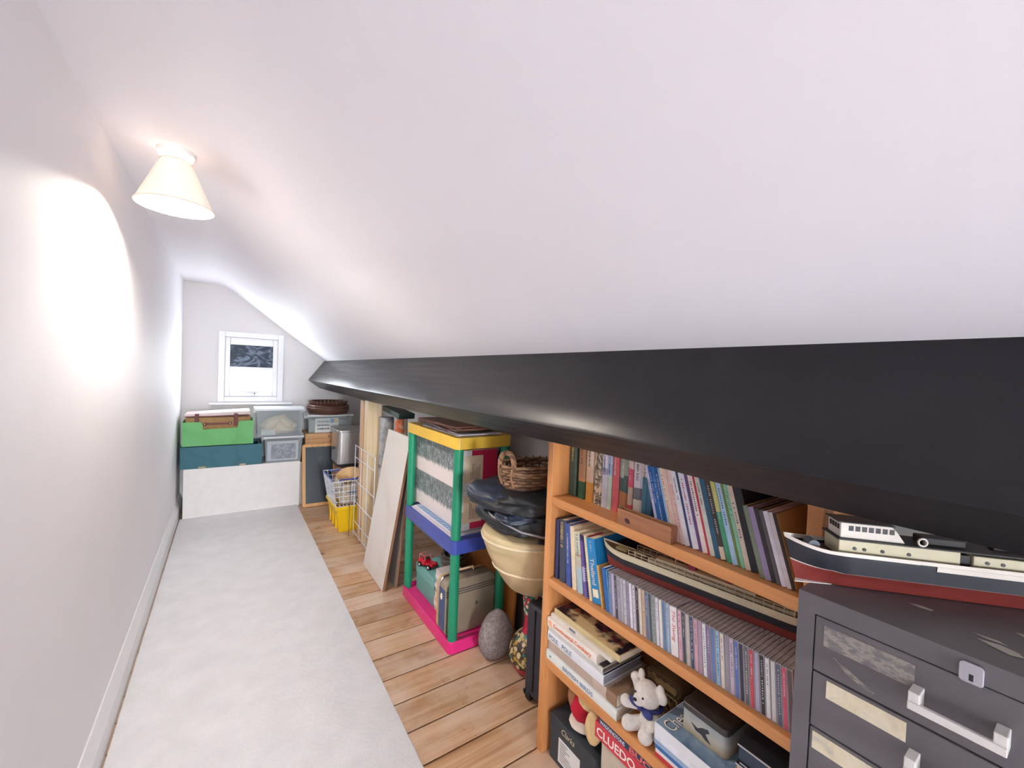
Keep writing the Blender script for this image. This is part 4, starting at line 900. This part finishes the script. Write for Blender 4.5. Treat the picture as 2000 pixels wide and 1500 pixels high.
# black trolley case
tc_ = thing('trolley_case', 'black trolley case with wheels standing against the bookcase side', 'suitcase', (1.115, 1.215, 0))
m_blk = M((46, 48, 60), .6, .08, 30, bump=.3, bscale=240, name='black_nylon')
B().box(-.105, .105, -.098, .092, .028, .392).build('shell', m_blk, tc_, bevel=.014, seg=3)
for sx in (-1, 1):
    for sy in (-.070, .066):
        X = Matrix.Translation((sx*.088, sy, .0245)) @ Matrix.Rotation(PI/2, 4, 'X')
        B().lathe([(0, -.011), (.020, -.011), (.0245, -.006), (.0245, .006), (.020, .011), (0, .011)], 22, X=X, cap=False).build('wheel', M((34, 34, 38), .5, .05), tc_, smooth=40)
        b = B(); b.prism([(-.020+sx*.088, .020), (.020+sx*.088, .020), (.026+sx*.088, .040), (-.026+sx*.088, .040)], sy-.020, sy-.013, 1); b.prism([(-.020+sx*.088, .020), (.020+sx*.088, .020), (.026+sx*.088, .040), (-.026+sx*.088, .040)], sy+.013, sy+.020, 1); b.build('wheel_housing', M((52, 50, 54), .5, .05), tc_)
for yy in (-.04, .035): B().tube([(-.107, yy, .06), (-.107, yy, .38)], .004, 6).build('piping', M((36, 36, 44), .5, .05), tc_)
# beige bag slumped on the case
def bag(name, c, r, amp, sc, seed, fn, mt, parent, n=56, k=36):
    b = rock(c, r, amp, sc, n, k, seed, fn); return b.build(name, mt, parent, smooth=80)
bb = thing('beige_bag', 'slumped beige leather bag under the black holdall', 'bag', (1.075, 1.375, .392))
m_bb = M((206, 184, 142), .42, .10, 7, bump=.25, bscale=70, name='beige_leather')
def se(p, e): return Vector((math.copysign(abs(p.x)**e, p.x), math.copysign(abs(p.y)**e, p.y), math.copysign(abs(p.z)**e, p.z)))
def fbb(p):
    r = math.hypot(p.x, p.y); e = r**(.35 if p.z > 0 else .72)/max(r, 1e-6)
    w = min(1.0, .84 + .34*p.z)
    z = p.z if p.z < .55 else .55 + (p.z-.55)*.15
    return Vector((p.x*e*w, p.y*e*w, max(z, -.87) - .10*p.x*(1 if p.z < .2 else .4)))
bag('bag_body', (0, 0, .163), (.232, .200, .189), .035, 1.6, 3, fbb, m_bb, bb)
for zz in (.42, -.28):
    path = []
    for i in range(60):
        a = 2*PI*i/60; q = fbb(Vector((math.sqrt(1-zz*zz)*math.cos(a), math.sqrt(1-zz*zz)*math.sin(a), zz))); from mathutils import noise
        pp = Vector((math.sqrt(1-zz*zz)*math.cos(a), math.sqrt(1-zz*zz)*math.sin(a), zz))
        k = 1 + .035*noise.noise(pp*1.6 + Vector((3,3,3))) + .014*noise.noise(pp*1.6*2.7 + Vector((3,3,3)))
        path.append((q.x*k*.232, q.y*k*.200, .163 + q.z*k*.189))
    b = B(); b.tube(path, .0055, 6, True); b.build('seam', M((222, 204, 168), .5, .05), bb, smooth=60)
# black holdall
hd = thing('black_holdall', 'crumpled black holdall with grey piping lying on the beige bag', 'bag', (1.055, 1.375, .700))
m_hd = M((27, 28, 33), .55, .15, 10, bump=.5, bscale=40, name='black_cloth')
m_hd2 = M((32, 42, 62), .45, .2, 9, bump=.5, bscale=40, name='blue_black_cloth')
def fold(c, r, seed, e, mt, name, n=64, k=40, amp=.16, ridge=.10):
    from mathutils import noise
    def f(p):
        q = se(p, e); s_ = p*2.3 + Vector((seed, seed*.3, seed*.7))
        rd = 1 - abs(noise.noise(Vector((s_.x*1.6 + s_.z, s_.y*.8, s_.z*2.2))))*2
        return q*(1 + amp*noise.noise(s_) + ridge*rd*.5)
    B().ball(c, r[0], r[1], r[2], n, k, fn=f).build(name, mt, hd, smooth=80)
fold((.015, .0, .030), (.205, .190, .058), 7, .7, m_hd, 'lower_fold')
fold((.010, .0, .102), (.225, .195, .050), 12, .62, m_hd, 'upper_fold')
fold((-.140, .040, .108), (.095, .130, .045), 21, .75, m_hd2, 'sleeve', 44, 28)
fold((-.080, -.100, .064), (.140, .080, .026), 33, .8, m_hd2, 'sleeve', 44, 24)
b = B(); b.tube([(-.190, .02, .050), (-.212, -.05, .056), (-.200, -.110, .046), (-.160, -.165, .024), (-.09, -.200, .004), (.0, -.218, -.006), (.09, -.212, -.012)], .0042, 7); b.build('piping', M((150, 146, 148), .5, .05), hd, smooth=60)
b = B(); b.tube([(-.10, -.196, -.012), (-.03, -.212, -.030), (.05, -.208, -.040), (.10, -.19, -.05)], .009, 8); b.build('strap', m_hd, hd, smooth=60)
# wicker basket
wb = thing('wicker_basket', 'oval brown wicker basket with a twisted loop handle on the black holdall', 'basket', (1.035, 1.345, .852), (0, .03, .12))
m_wk = M((150, 112, 82), .6, .25, 26, name='willow'); m_wk2 = M((112, 80, 58), .6, .25, 26, name='dark_willow')
ex, ey = .150, .100
ns = 26
for r in range(8):
    z = .006 + r*.0115; k = .86 + .14*r/7; b = B(); path = []
    for i in range(ns*4):
        a = 2*PI*i/(ns*4); w = .0042*math.cos(a*ns/2 + PI*r)
        path.append(((ex*k + w)*math.cos(a), (ey*k + w)*math.sin(a), z + .0015*math.sin(a*3 + r)))
    b.tube(path, .0052 + .0008*(r % 2), 6, True); b.build('willow_row', m_wk if r % 3 else m_wk2, wb, smooth=60)
b = B()
for i in range(ns):
    a = 2*PI*i/ns; b.tube([(ex*.86*math.cos(a), ey*.86*math.sin(a), .0), (ex*math.cos(a), ey*math.sin(a), .098)], .0034, 5)
b.build('stakes', m_wk2, wb, smooth=60)
B().prism([(ex*.86*math.cos(2*PI*i/32), ey*.86*math.sin(2*PI*i/32)) for i in range(32)], -.004, .004, 2).build('bottom', m_wk2, wb)
for q in range(3):
    b = B(); path = []
    for i in range(60):
        t_ = i/59; a = PI*(-.12 + 1.24*t_); cx_ = Vector((-ex*.985, -.012 + .040*math.cos(a), .100 + .040*math.sin(a)))
        e1 = Vector((0, math.cos(a), math.sin(a))); e2 = Vector((1, 0, 0)); ph = t_*2*PI*4 + q*2*PI/3
        path.append(cx_ + (e1*math.cos(ph) + e2*math.sin(ph))*.0058)
    b.tube(path, .0054, 6); b.build('handle_strand', m_wk if q else m_wk2, wb, smooth=60)
b = B()
for s in (-1, 1): b.tube([(-ex*1.0-.006, -.012 + s*.040, .085), (-ex*1.0-.005, -.012 + s*.036, .05), (-ex*.90-.004, -.012 + s*.034, .014)], .0042, 6)
b.build('handle_wrap', m_wk, wb, smooth=60)

# ------------------------------------------------------------------ behind the shelf unit
m_pan = wood('orange_panel', (190, 122, 58), (150, 90, 40), 2)
B().box(0, .014, -.34, .34, 0, .60).build('plywood_sheet', m_pan, None, (1.178, 1.98, .001), (0, .05, 0), bevel=.001, label='orange brown wooden panel leaning behind the plastic shelf', cat='panel')
B().box(0, .012, -.07, .07, 0, .44).build('grey_board', M((92, 86, 84), .6, .06), None, (1.235, 1.66, .001), (0, .04, 0), bevel=.001, label='narrow dark grey board standing behind the stone', cat='board')
B().box(0, .008, -.17, .24, 0, .945).build('white_board', M((206, 222, 238), .45, .04), None, (1.250, 2.17, .0003), (0, .055, 0), bevel=.001, label='pale blue white sheet of board behind the tree cartons', cat='board')
pf = thing('portfolio_case', 'black portfolio case standing behind the tree cartons', 'case', (1.248, 1.90, 0))
B().box(-.010, .030, -.075, .075, 0, .862).build('case_body', M((30, 30, 36), .5, .08), pf, bevel=.006); B().tube([(.010, -.03, .860), (.010, -.03, .885), (.010, .03, .885), (.010, .03, .860)], .005, 7).build('handle', M((34, 34, 38), .5, .05), pf, smooth=60)

# ------------------------------------------------------------------ end wall: chest, crates, boxes
ch = thing('white_chest', 'low white painted chest below the gable window', 'chest', (.144, 4.262, 0))
B().box(-.427, .427, 0, .014, .004, .418).build('front_panel', M((240, 238, 236), .5, .03), ch, bevel=.002)
B().box(-.425, .425, .014, .345, 0, .410).build('chest_body', M((236, 234, 232), .5, .03), ch); B().box(-.427, .427, .014, .345, .410, .4185).build('lid', M((226, 222, 220), .45, .03), ch, bevel=.002)
B().box(-.0185, .0185, 0, .012, 0, .40).build('filler_board', M((204, 196, 192), .6, .04), None, (.592, 4.30, .0), (0, 0, 0), bevel=.001, label='narrow off-white board between the chest and the blackboard', cat='board')
tc2 = thing('teal_crate', 'dark teal cardboard crate on the white chest', 'crate', (-.020, 4.262, .4190))
m_tl = blotch('teal_card', [(34, 92, 108), (42, 104, 118), (38, 98, 112)], 5, .5); m_tear = M((214, 190, 140), .8, .2)
b = walls(B(), -.288, .288, 0, .31, .0, .180, .004); b.box(-.284, .284, .004, .306, 0, .004); b.build('crate_body', m_tl, tc2, bevel=.001)
for x0, x1 in ((-.165, -.115), (.120, .165)): box(x0, x1, -.0008, .0008, .004, .014).build('torn_edge', m_tear, tc2)
for x in (-.288, .252): box(x+.004, x+.032, .004, .306, .165, .1798).build('rim_flap', m_tl, tc2)
gc = thing('green_crate', 'bright green cardboard crate with a cut-out front on the teal crate', 'crate', (-.050, 4.266, .5990))
m_gr = blotch('green_card', [(92, 172, 96), (104, 182, 106), (110, 186, 122)], 4, .5)
b = B(); W_ = .247; b.prism([(-W_, .006), (W_, .006), (W_, .208), (.155, .208), (.135, .198), (.130, .150), (-.110, .142), (-.115, .192), (-.135, .204), (-W_, .204)], 0, .004, 1)
b.box(-W_, -W_+.004, .004, .28, .006, .206); b.box(W_-.004, W_, .004, .28, .006, .206); b.box(-W_, W_, .276, .28, .006, .206); b.box(-W_+.004, W_-.004, .004, .276, .006, .010); b.build('crate_body', m_gr, gc)
for x0, x1 in ((-W_, -.16), (-.07, -.02), (.12, .19)): box(x0+.01, x1, .02, .26, .0, .008).build('foot', M((40, 70, 60), .7, .05), gc)
hm = thing('picnic_hamper', 'wicker picnic hamper with brown leather straps inside the green crate', 'hamper', (-.052, 4.2805, .6090))
wk2 = NT('hamper_weave'); v = wk2.coord((1, 1, 1)); bt = wk2.n('ShaderNodeTexBrick'); bt.inputs['Scale'].default_value = 34; bt.inputs['Color1'].default_value = lin((206, 168, 112)); bt.inputs['Color2'].default_value = lin((186, 146, 92)); bt.inputs['Mortar'].default_value = lin((96, 62, 36)); bt.inputs['Mortar Size'].default_value = .04
sp = wk2.n('ShaderNodeSeparateXYZ'); cm = wk2.n('ShaderNodeCombineXYZ'); wk2.l(v, sp.inputs[0]); wk2.l(sp.outputs[0], cm.inputs[0]); wk2.l(sp.outputs[2], cm.inputs[1]); wk2.l(cm.outputs[0], bt.inputs['Vector']); wk2.color(bt.outputs['Color']); wk2.bump(bt.outputs['Fac'], .6, .002); wk2.set(Roughness=.7)
B().box(-.225, .225, 0, .24, 0, .232).build('hamper_body', wk2.m, hm, bevel=.004); B().prism([(-.232, .236), (.222, .250), (.222, .284), (-.232, .262)], -.004, .246, 1).build('lid', M((226, 208, 206), .7, .05, name='hamper_cloth_lid'), hm, bevel=.006)
lea = M((104, 44, 40), .5, .1, name='brown_leather')
for x in (-.150, .118): box(x-.014, x+.014, -.0075, -.0008, .155, .262).build('strap', lea, hm, bevel=.002); 
box(-.230, .224, -.0066, -.002, .236, .243).build('edge_binding', lea, hm)
h = B(); h.box(-.105, .090, -.010, -.001, .168, .184); h.ball((-.098, -.010, .176), .014, .006, .013, 14, 8); h.ball((.078, -.010, .180), .014, .006, .013, 14, 8); h = h.build('handle', lea, hm, bevel=.001)
b = B(); b.ball((-.098, -.0155, .176), .005, .003, .005, 10, 6); b.ball((.078, -.0155, .180), .005, .003, .005, 10, 6); b.build('buckle', M((226, 220, 214), .3, .02), h, smooth=60)
m_clear = plastic('clear_plastic', (214, 226, 228), .22, .10); m_lid = plastic('clear_lid', (236, 238, 242), .78, .15)
def clear_box(name, label, loc, hx_, dy, hz, lidh=.020, parent=None):
    o = thing(name, label, 'box', loc, group='clear plastic storage boxes')
    b = B(); k = .012
    for s in (-1, 1):
        b.add([(s*(hx_-k), k, 0), (s*(hx_-k), dy-k, 0), (s*hx_, dy, hz), (s*hx_, 0, hz), (s*(hx_-k-.003), k, 0), (s*(hx_-k-.003), dy-k, 0), (s*(hx_-.003), dy, hz), (s*(hx_-.003), 0, hz)], [(0,1,2,3), (7,6,5,4), (0,3,7,4), (1,5,6,2), (2,6,7,3), (0,4,5,1)])
    for y0, y1, s in ((k, 0, 1), (dy-k, dy, -1)):
        b.add([(-hx_+k, y0, 0), (hx_-k, y0, 0), (hx_, y1, hz), (-hx_, y1, hz), (-hx_+k, y0+s*.003, 0), (hx_-k, y0+s*.003, 0), (hx_, y1+s*.003, hz), (-hx_, y1+s*.003, hz)], [(0,1,2,3), (7,6,5,4), (0,4,5,1), (1,5,6,2), (2,6,7,3), (0,3,7,4)])
    b.box(-hx_+k, hx_-k, k, dy-k, 0, .004); b.build('tub', m_clear, o)
    B().box(-hx_-.012, hx_+.012, -.012, dy+.012, hz-.004, hz+lidh-.004).build('lid', m_lid, o, bevel=.005)
    for s in (-1, 1): box(s*hx_-.020, s*hx_+.020, dy*.35, dy*.65, hz-.03, hz+lidh).build('clip', m_lid, o, bevel=.003)
    return o
m_pap = M((186, 200, 214), .6, .12, 18)
cbx = clear_box('storage_box', 'lower clear storage box holding a framed dark photograph, on the white chest', (.436, 4.268, .4190), .152, .30, .222)
box(-.132, .120, .018, .030, .012, .190).build('photo_frame', M((206, 206, 222), .5, .05), cbx, bevel=.002)
box(-.100, .098, .0165, .0185, .028, .165).build('photograph', blotch('dark_photo', [(60, 78, 110), (84, 92, 122), (130, 130, 150), (186, 180, 190), (70, 76, 100)], 26), cbx)
box(-.125, .125, .05, .27, .008, .180).build('contents', M((92, 116, 140), .7, .15, 20), cbx)
cbx = clear_box('storage_box', 'upper clear storage box holding a pile of cream cloth, below the window sill', (.405, 4.268, .6606), .186, .30, .232)
b = rock((0, .145, .070), (.150, .115, .075), .18, 2.2, 36, 22, 9, fn=lambda p: Vector((se(p, .8).x, se(p, .8).y, max(p.z, -.82) + .35*max(0, p.z)*math.exp(-((p.x-.05)/.35)**2)))); b.build('cloth_bundle', blotch('cream_cloth', [(196, 170, 130), (216, 196, 162), (226, 212, 186), (190, 180, 160)], 14, .8), cbx, smooth=70)
box(-.150, -.04, .02, .27, .006, .055).build('papers', M((196, 204, 200), .7, .15, 30), cbx)
# wooden chest carrying the third clear box and the moulds
wc = thing('wooden_box', 'pale wooden box with a keyhole standing behind the blackboard', 'box', (.830, 4.300, 0))
m_pine = wood('pale_pine', (206, 160, 110), (170, 120, 78), 0)
B().box(-.215, .215, 0, .29, 0, .612).build('box_body', m_pine, wc, bevel=.003); B().box(-.218, .218, -.006, .294, .612, .664).build('lid', m_pine, wc, bevel=.004)
box(-.125+.11, -.118+.11, -.0075, -.0055, .622, .642).build('keyhole', M((70, 34, 30), .5, 0), wc)
cbx = clear_box('storage_box', 'clear storage box with a printed label under the brown cake moulds', (.832, 4.300, .6645), .200, .28, .160)
lb = box(-.135, .075, .0015, .0045, .004, .140).build('paper_label', M((222, 222, 220), .6, .03), cbx)
lb.rotation_euler = (-.075, 0, 0); lb.location = (0, .001, 0)
box(.000, .034, -.0002, .0016, .096, .132).build('label_print', M((60, 116, 176), .5, .05), lb); box(.034, .072, -.0002, .0016, .096, .132).build('label_print', M((222, 182, 92), .5, .08), lb)
b = B(); rr = random.Random(8)
for r_ in range(3):
    x = -.115
    while x < -.012: w = rr.uniform(.006, .012); b.box(x, x+w, .0002, .0016, .100 - r_*.034, .116 - r_*.034); x += w + .005
b.build('label_print', M((70, 72, 84), .6, 0), lb)
box(-.18, .18, .03, .25, .008, .120).build('contents', M((150, 160, 160), .7, .15, 12), cbx)
cm_ = thing('cake_mould', 'stack of dark brown fluted cake moulds on the clear box by the beam end', 'cake mould', (.832, 4.423, .8403))
m_br = M((92, 60, 48), .32, .12, 20, metal=.25, name='brown_enamel')
B().lathe([(0, 0), (.170, 0), (.178, .010), (.180, .030), (.190, .034), (.194, .050), (.194, .060), (.188, .066), (.190, .080), (.184, .088), (.165, .090), (.160, .078), (0, .078)], 64, cap=False).build('lower_mould', m_br, cm_, smooth=40)
n = 56; vs = []; fs = []
def ringp(r, z, amp): return [((r + amp*(1 if i % 2 else -1))*math.cos(2*PI*i/n), (r + amp*(1 if i % 2 else -1))*math.sin(2*PI*i/n), z) for i in range(n)]
for q in (ringp(.160, .088, .003), ringp(.168, .108, .005), ringp(.172, .126, .006), ringp(.160, .126, .006), ringp(.150, .090, .003)): vs += q
for j in range(4):
    for i in range(n): fs.append((j*n+i, j*n+(i+1) % n, (j+1)*n+(i+1) % n, (j+1)*n+i))
b = B(); b.add(vs, fs); b.build('fluted_rim', m_br, cm_)
# blackboard
bk = thing('blackboard', 'small blackboard with a pale wooden frame leaning on the wooden box', 'blackboard', (.735, 4.168, .0031), (-.203, 0, 0))
m_fr = wood('frame_pine', (224, 172, 110), (190, 132, 78), 2, ring=18)
po = rrect(.148, .287, .022, 4); pi_ = rrect(.120, .258, .004, 4); b = B(); n = len(po)
vs = [(x, 0, y+.287) for x, y in po] + [(x, 0, y+.287) for x, y in pi_] + [(x, .016, y+.287) for x, y in po] + [(x, .016, y+.287) for x, y in pi_]
fs = [(i, (i+1) % n, n+(i+1) % n, n+i) for i in range(n)] + [(2*n+i, 3*n+i, 3*n+(i+1) % n, 2*n+(i+1) % n) for i in range(n)] + [(i, 2*n+i, 2*n+(i+1) % n, (i+1) % n) for i in range(n)] + [(n+i, n+(i+1) % n, 3*n+(i+1) % n, 3*n+i) for i in range(n)]
b.add(vs, fs); b.build('frame', m_fr, bk, bevel=.002)
box(-.122, .122, .006, .012, .027, .547).build('slate', M((48, 58, 66), .3, .10, 5, name='chalkboard'), bk)
# steel bread bin on a carton
B().box(-.13, .13, -.13, .13, 0, .428).build('carton', M((150, 112, 80), .75, .06), None, (.965, 3.980, 0), bevel=.002, label='brown carton under the steel bin', cat='box')
sbn = thing('steel_bin', 'brushed steel bin with a flat overhanging lid on the brown carton', 'bin', (.948, 3.970, .4285))
t = NT('brushed_steel'); v = t.coord((60, 60, .8)); t.color(t.ramp(t.noise(v, 1.2, 4), [(.3, lin((176, 172, 170))), (.7, lin((206, 202, 200)))])); t.set(Metallic=.9, Roughness=.30); m_st = t.m
B().prism(rrect(.140, .150, .030, 6), 0, .302, 2).build('bin_body', m_st, sbn, smooth=35); B().prism(rrect(.152, .162, .034, 6), .302, .322, 2).build('lid', m_st, sbn, smooth=35, bevel=.004)
b = B(); b.tube([(-.141, -.03, .150), (-.160, -.03, .145), (-.160, .02, .145), (-.141, .02, .150)], .006, 8); b.build('handle', M((40, 38, 44), .3, .03), sbn, smooth=60)
B().prism(rrect(.142, .152, .030, 6), -.0005, .022, 2).build('base_band', M((40, 38, 40), .5, .03), sbn, smooth=35)
# yellow bin with the wire basket
yb = thing('yellow_bin', 'bright yellow plastic stacking bin on the floorboards', 'bin', (.825, 3.58, 0))
m_y = M((238, 196, 22), .32, .04, 5, name='yellow_plastic')
b = B(); x0, x1, y0, y1 = -.105, .105, -.185, .185; tp = .028
def tap(z, k=0): f = 1 - z/.205; return (x0 + tp*f + k, x1 - tp*f - k, y0 + tp*f + k, y1 - tp*f - k)
for k, flip in ((0, 0), (.005, 1)):
    A, C_ = tap(0, k), tap(.205, k)
    b.add([(A[0], A[2], .004*flip), (A[1], A[2], .004*flip), (A[1], A[3], .004*flip), (A[0], A[3], .004*flip), (C_[0], C_[2], .205), (C_[1], C_[2], .205), (C_[1], C_[3], .205), (C_[0], C_[3], .205)], [(0,1,5,4), (1,2,6,5), (2,3,7,6), (3,0,4,7), (3,2,1,0)])
b.build('bin_body', m_y, yb)
b = walls(B(), x0-.010, x1+.010, y0-.010, y1+.010, .186, .209, .016); b.build('rim', m_y, yb, bevel=.003)
for x in (-.060, 0, .060): box(x-.007, x+.007, y0+.012, y0+.020, .02, .186).build('rib', m_y, yb, bevel=.002)
for y_ in (-.11, 0, .11): box(x0+.008, x0+.020, y_-.007, y_+.007, .02, .186).build('rib', m_y, yb, bevel=.002)
wbk = thing('wire_basket', 'white wire basket with blue handles standing on the yellow bin', 'basket', (.825, 3.58, .2085))
m_ww = M((222, 226, 236), .35, .03, name='white_coated_wire'); m_bw = M((60, 88, 180), .35, .04)
b = B(); tx, ty, bx_, by_, hh = .138, .218, .107, .184, .205
def lv(f): return bx_ + (tx-bx_)*f, by_ + (ty-by_)*f
for f in (0, .2, .4, .6, .8, 1):
    xx, yy = lv(f); b.tube([(-xx, -yy, .002 + hh*f), (xx, -yy, .002 + hh*f), (xx, yy, .002 + hh*f), (-xx, yy, .002 + hh*f)], .0022 if f < 1 else .0036, 5, True)
for i in range(9):
    q = -1 + 2*i/8
    for s in (-1, 1): b.tube([(bx_*q, s*by_, .002), (tx*q, s*ty, .002+hh)], .0018, 5)
    b.tube([(bx_*q, -by_, .002), (bx_*q, by_, .002)], .0018, 5)
for i in range(14):
    q = -1 + 2*i/13
    for s in (-1, 1): b.tube([(s*bx_, by_*q, .002), (s*tx, ty*q, .002+hh)], .0018, 5)
b.build('wire_mesh', m_ww, wbk)
for s in (-1, 1): B().tube([(-.09, s*.208, hh+.004), (-.085, s*.170, hh+.006), (.085, s*.170, hh+.006), (.09, s*.208, hh+.004)], .0055, 7).build('handle', m_bw, wbk, smooth=60)
B().tube([(-tx, -.2, hh+.003), (-tx, .2, hh+.003)], .005, 7).build('rim_sleeve', m_bw, wbk, smooth=60)
wbl = B(); wbl.lathe([(0, 0), (.030, 0), (.034, .004), (.075, .036), (.092, .062), (.088, .062), (.070, .040), (.030, .009), (0, .008)], 32, cap=False); wbl.build('wooden_bowl', wood('bowl_wood', (214, 178, 130), (180, 140, 92), 0), None, (.842, 3.535, .3810), (.35, -.30, 0), smooth=50, label='turned pale wooden bowl lying in the wire basket', cat='bowl')
B().prism([(-.07, -.12), (.07, -.12), (.07, .16), (-.07, .16)], 0, .155, 2).build('paper_packet', blotch('packet_print', [(196, 170, 130), (206, 196, 180), (60, 84, 130)], 16), None, (.835, 3.57, .2130), bevel=.006, label='printed paper packet inside the wire basket', cat='packet')
# white wire grid leaning on the timber posts
wg = B(); gx = .832
for zz in (.03, .115, .27, .43, .61, .70): wg.tube([(gx, 2.82, zz), (gx, 3.34, zz)], .0026, 6)
for yy in (2.82, 3.0, 3.17, 3.34): wg.tube([(gx+.003, yy, .0), (gx+.003, yy, .70)], .0026, 6)
wg.build('wire_grid', m_ww, label='white wire grid panel standing in front of the timber posts', cat='grid')
B().tube([(.795, 3.315, .0), (.800, 3.315, .425), (.812, 3.315, .437), (.826, 3.315, .4345), (.834, 3.315, .428)], .0028, 6).build('metal_hook', M((120, 116, 110), .35, .05, metal=.8), smooth=60, label='thin metal rod hooked over the wire grid, its foot by the yellow bin', cat='hook')
# timber posts, rolls
m_crm = wood('cream_timber', (226, 206, 170), (206, 180, 140), 2, rough=.55); m_pnk = wood('pinkish_timber', (206, 168, 132), (180, 140, 104), 2, rough=.6)
B().box(-.050, .050, -.045, .045, 0, 1.072).build('timber_post', m_crm, None, (.892, 3.10, 0), bevel=.003, label='thick cream timber post standing under the beam', cat='post')
B().box(-.014, .014, -.045, .045, 0, 1.060).build('timber_post', m_pnk, None, (.852, 3.205, 0), bevel=.002, label='thin pinkish timber post behind the thick cream post', cat='post')
b = B(); b.lathe([(.050, 0), (.050, .955), (.040, .955), (.040, .90), (0, .90)], 28); b.build('carpet_roll', blotch('grey_mottled', [(120, 124, 136), (160, 162, 166), (186, 186, 182), (140, 146, 152)], 14, .8, 5), None, (.955, 2.975, 0), smooth=40, label='grey mottled roll standing beside the cream post', cat='roll')
b = B(); b.lathe([(.032, 0), (.032, .985), (.026, .985), (.026, .93), (0, .93)], 24); b.build('poster_roll', M((226, 218, 204), .7, .06), None, (1.045, 2.885, 0), smooth=40, label='cream poster roll behind the grey roll', cat='roll')
b = B(); b.lathe([(.030, 0), (.030, .972), (.024, .972), (.024, .91), (0, .91)], 24); b.build('poster_roll', blotch('orange_poster', [(226, 214, 196), (226, 140, 90), (206, 96, 64), (222, 206, 190)], 12), None, (.9548, 2.700, 0), smooth=40, label='orange printed poster roll next to the cream one', cat='roll')
# leaning boards
m_chip = blotch('pale_laminate', [(212, 204, 196), (220, 214, 208), (216, 210, 202)], 3, .5); m_edge = wood('board_edge', (150, 108, 80), (120, 82, 58), 2)
lbd = thing('leaning_board', 'wide pale laminate board leaning beside the plastic shelf', 'board', (.767, 2.58, .0024), (0, .156, 0))
B().box(0, .016, -.205, .205, 0, .905).build('panel', m_chip, lbd, bevel=.001); box(.0005, .0155, -.2065, -.2049, .001, .904).build('edge_strip', m_edge, lbd)
lb2 = thing('leaning_board', 'grey brown board leaning behind the wide pale one', 'board', (.845, 2.50, .0009), (0, .0852, 0))
B().box(0, .012, -.12, .22, 0, .80).build('panel', M((150, 140, 134), .6, .06), lb2, bevel=.001); box(.0005, .0115, -.1215, -.1199, .001, .799).build('edge_strip', m_edge, lb2)
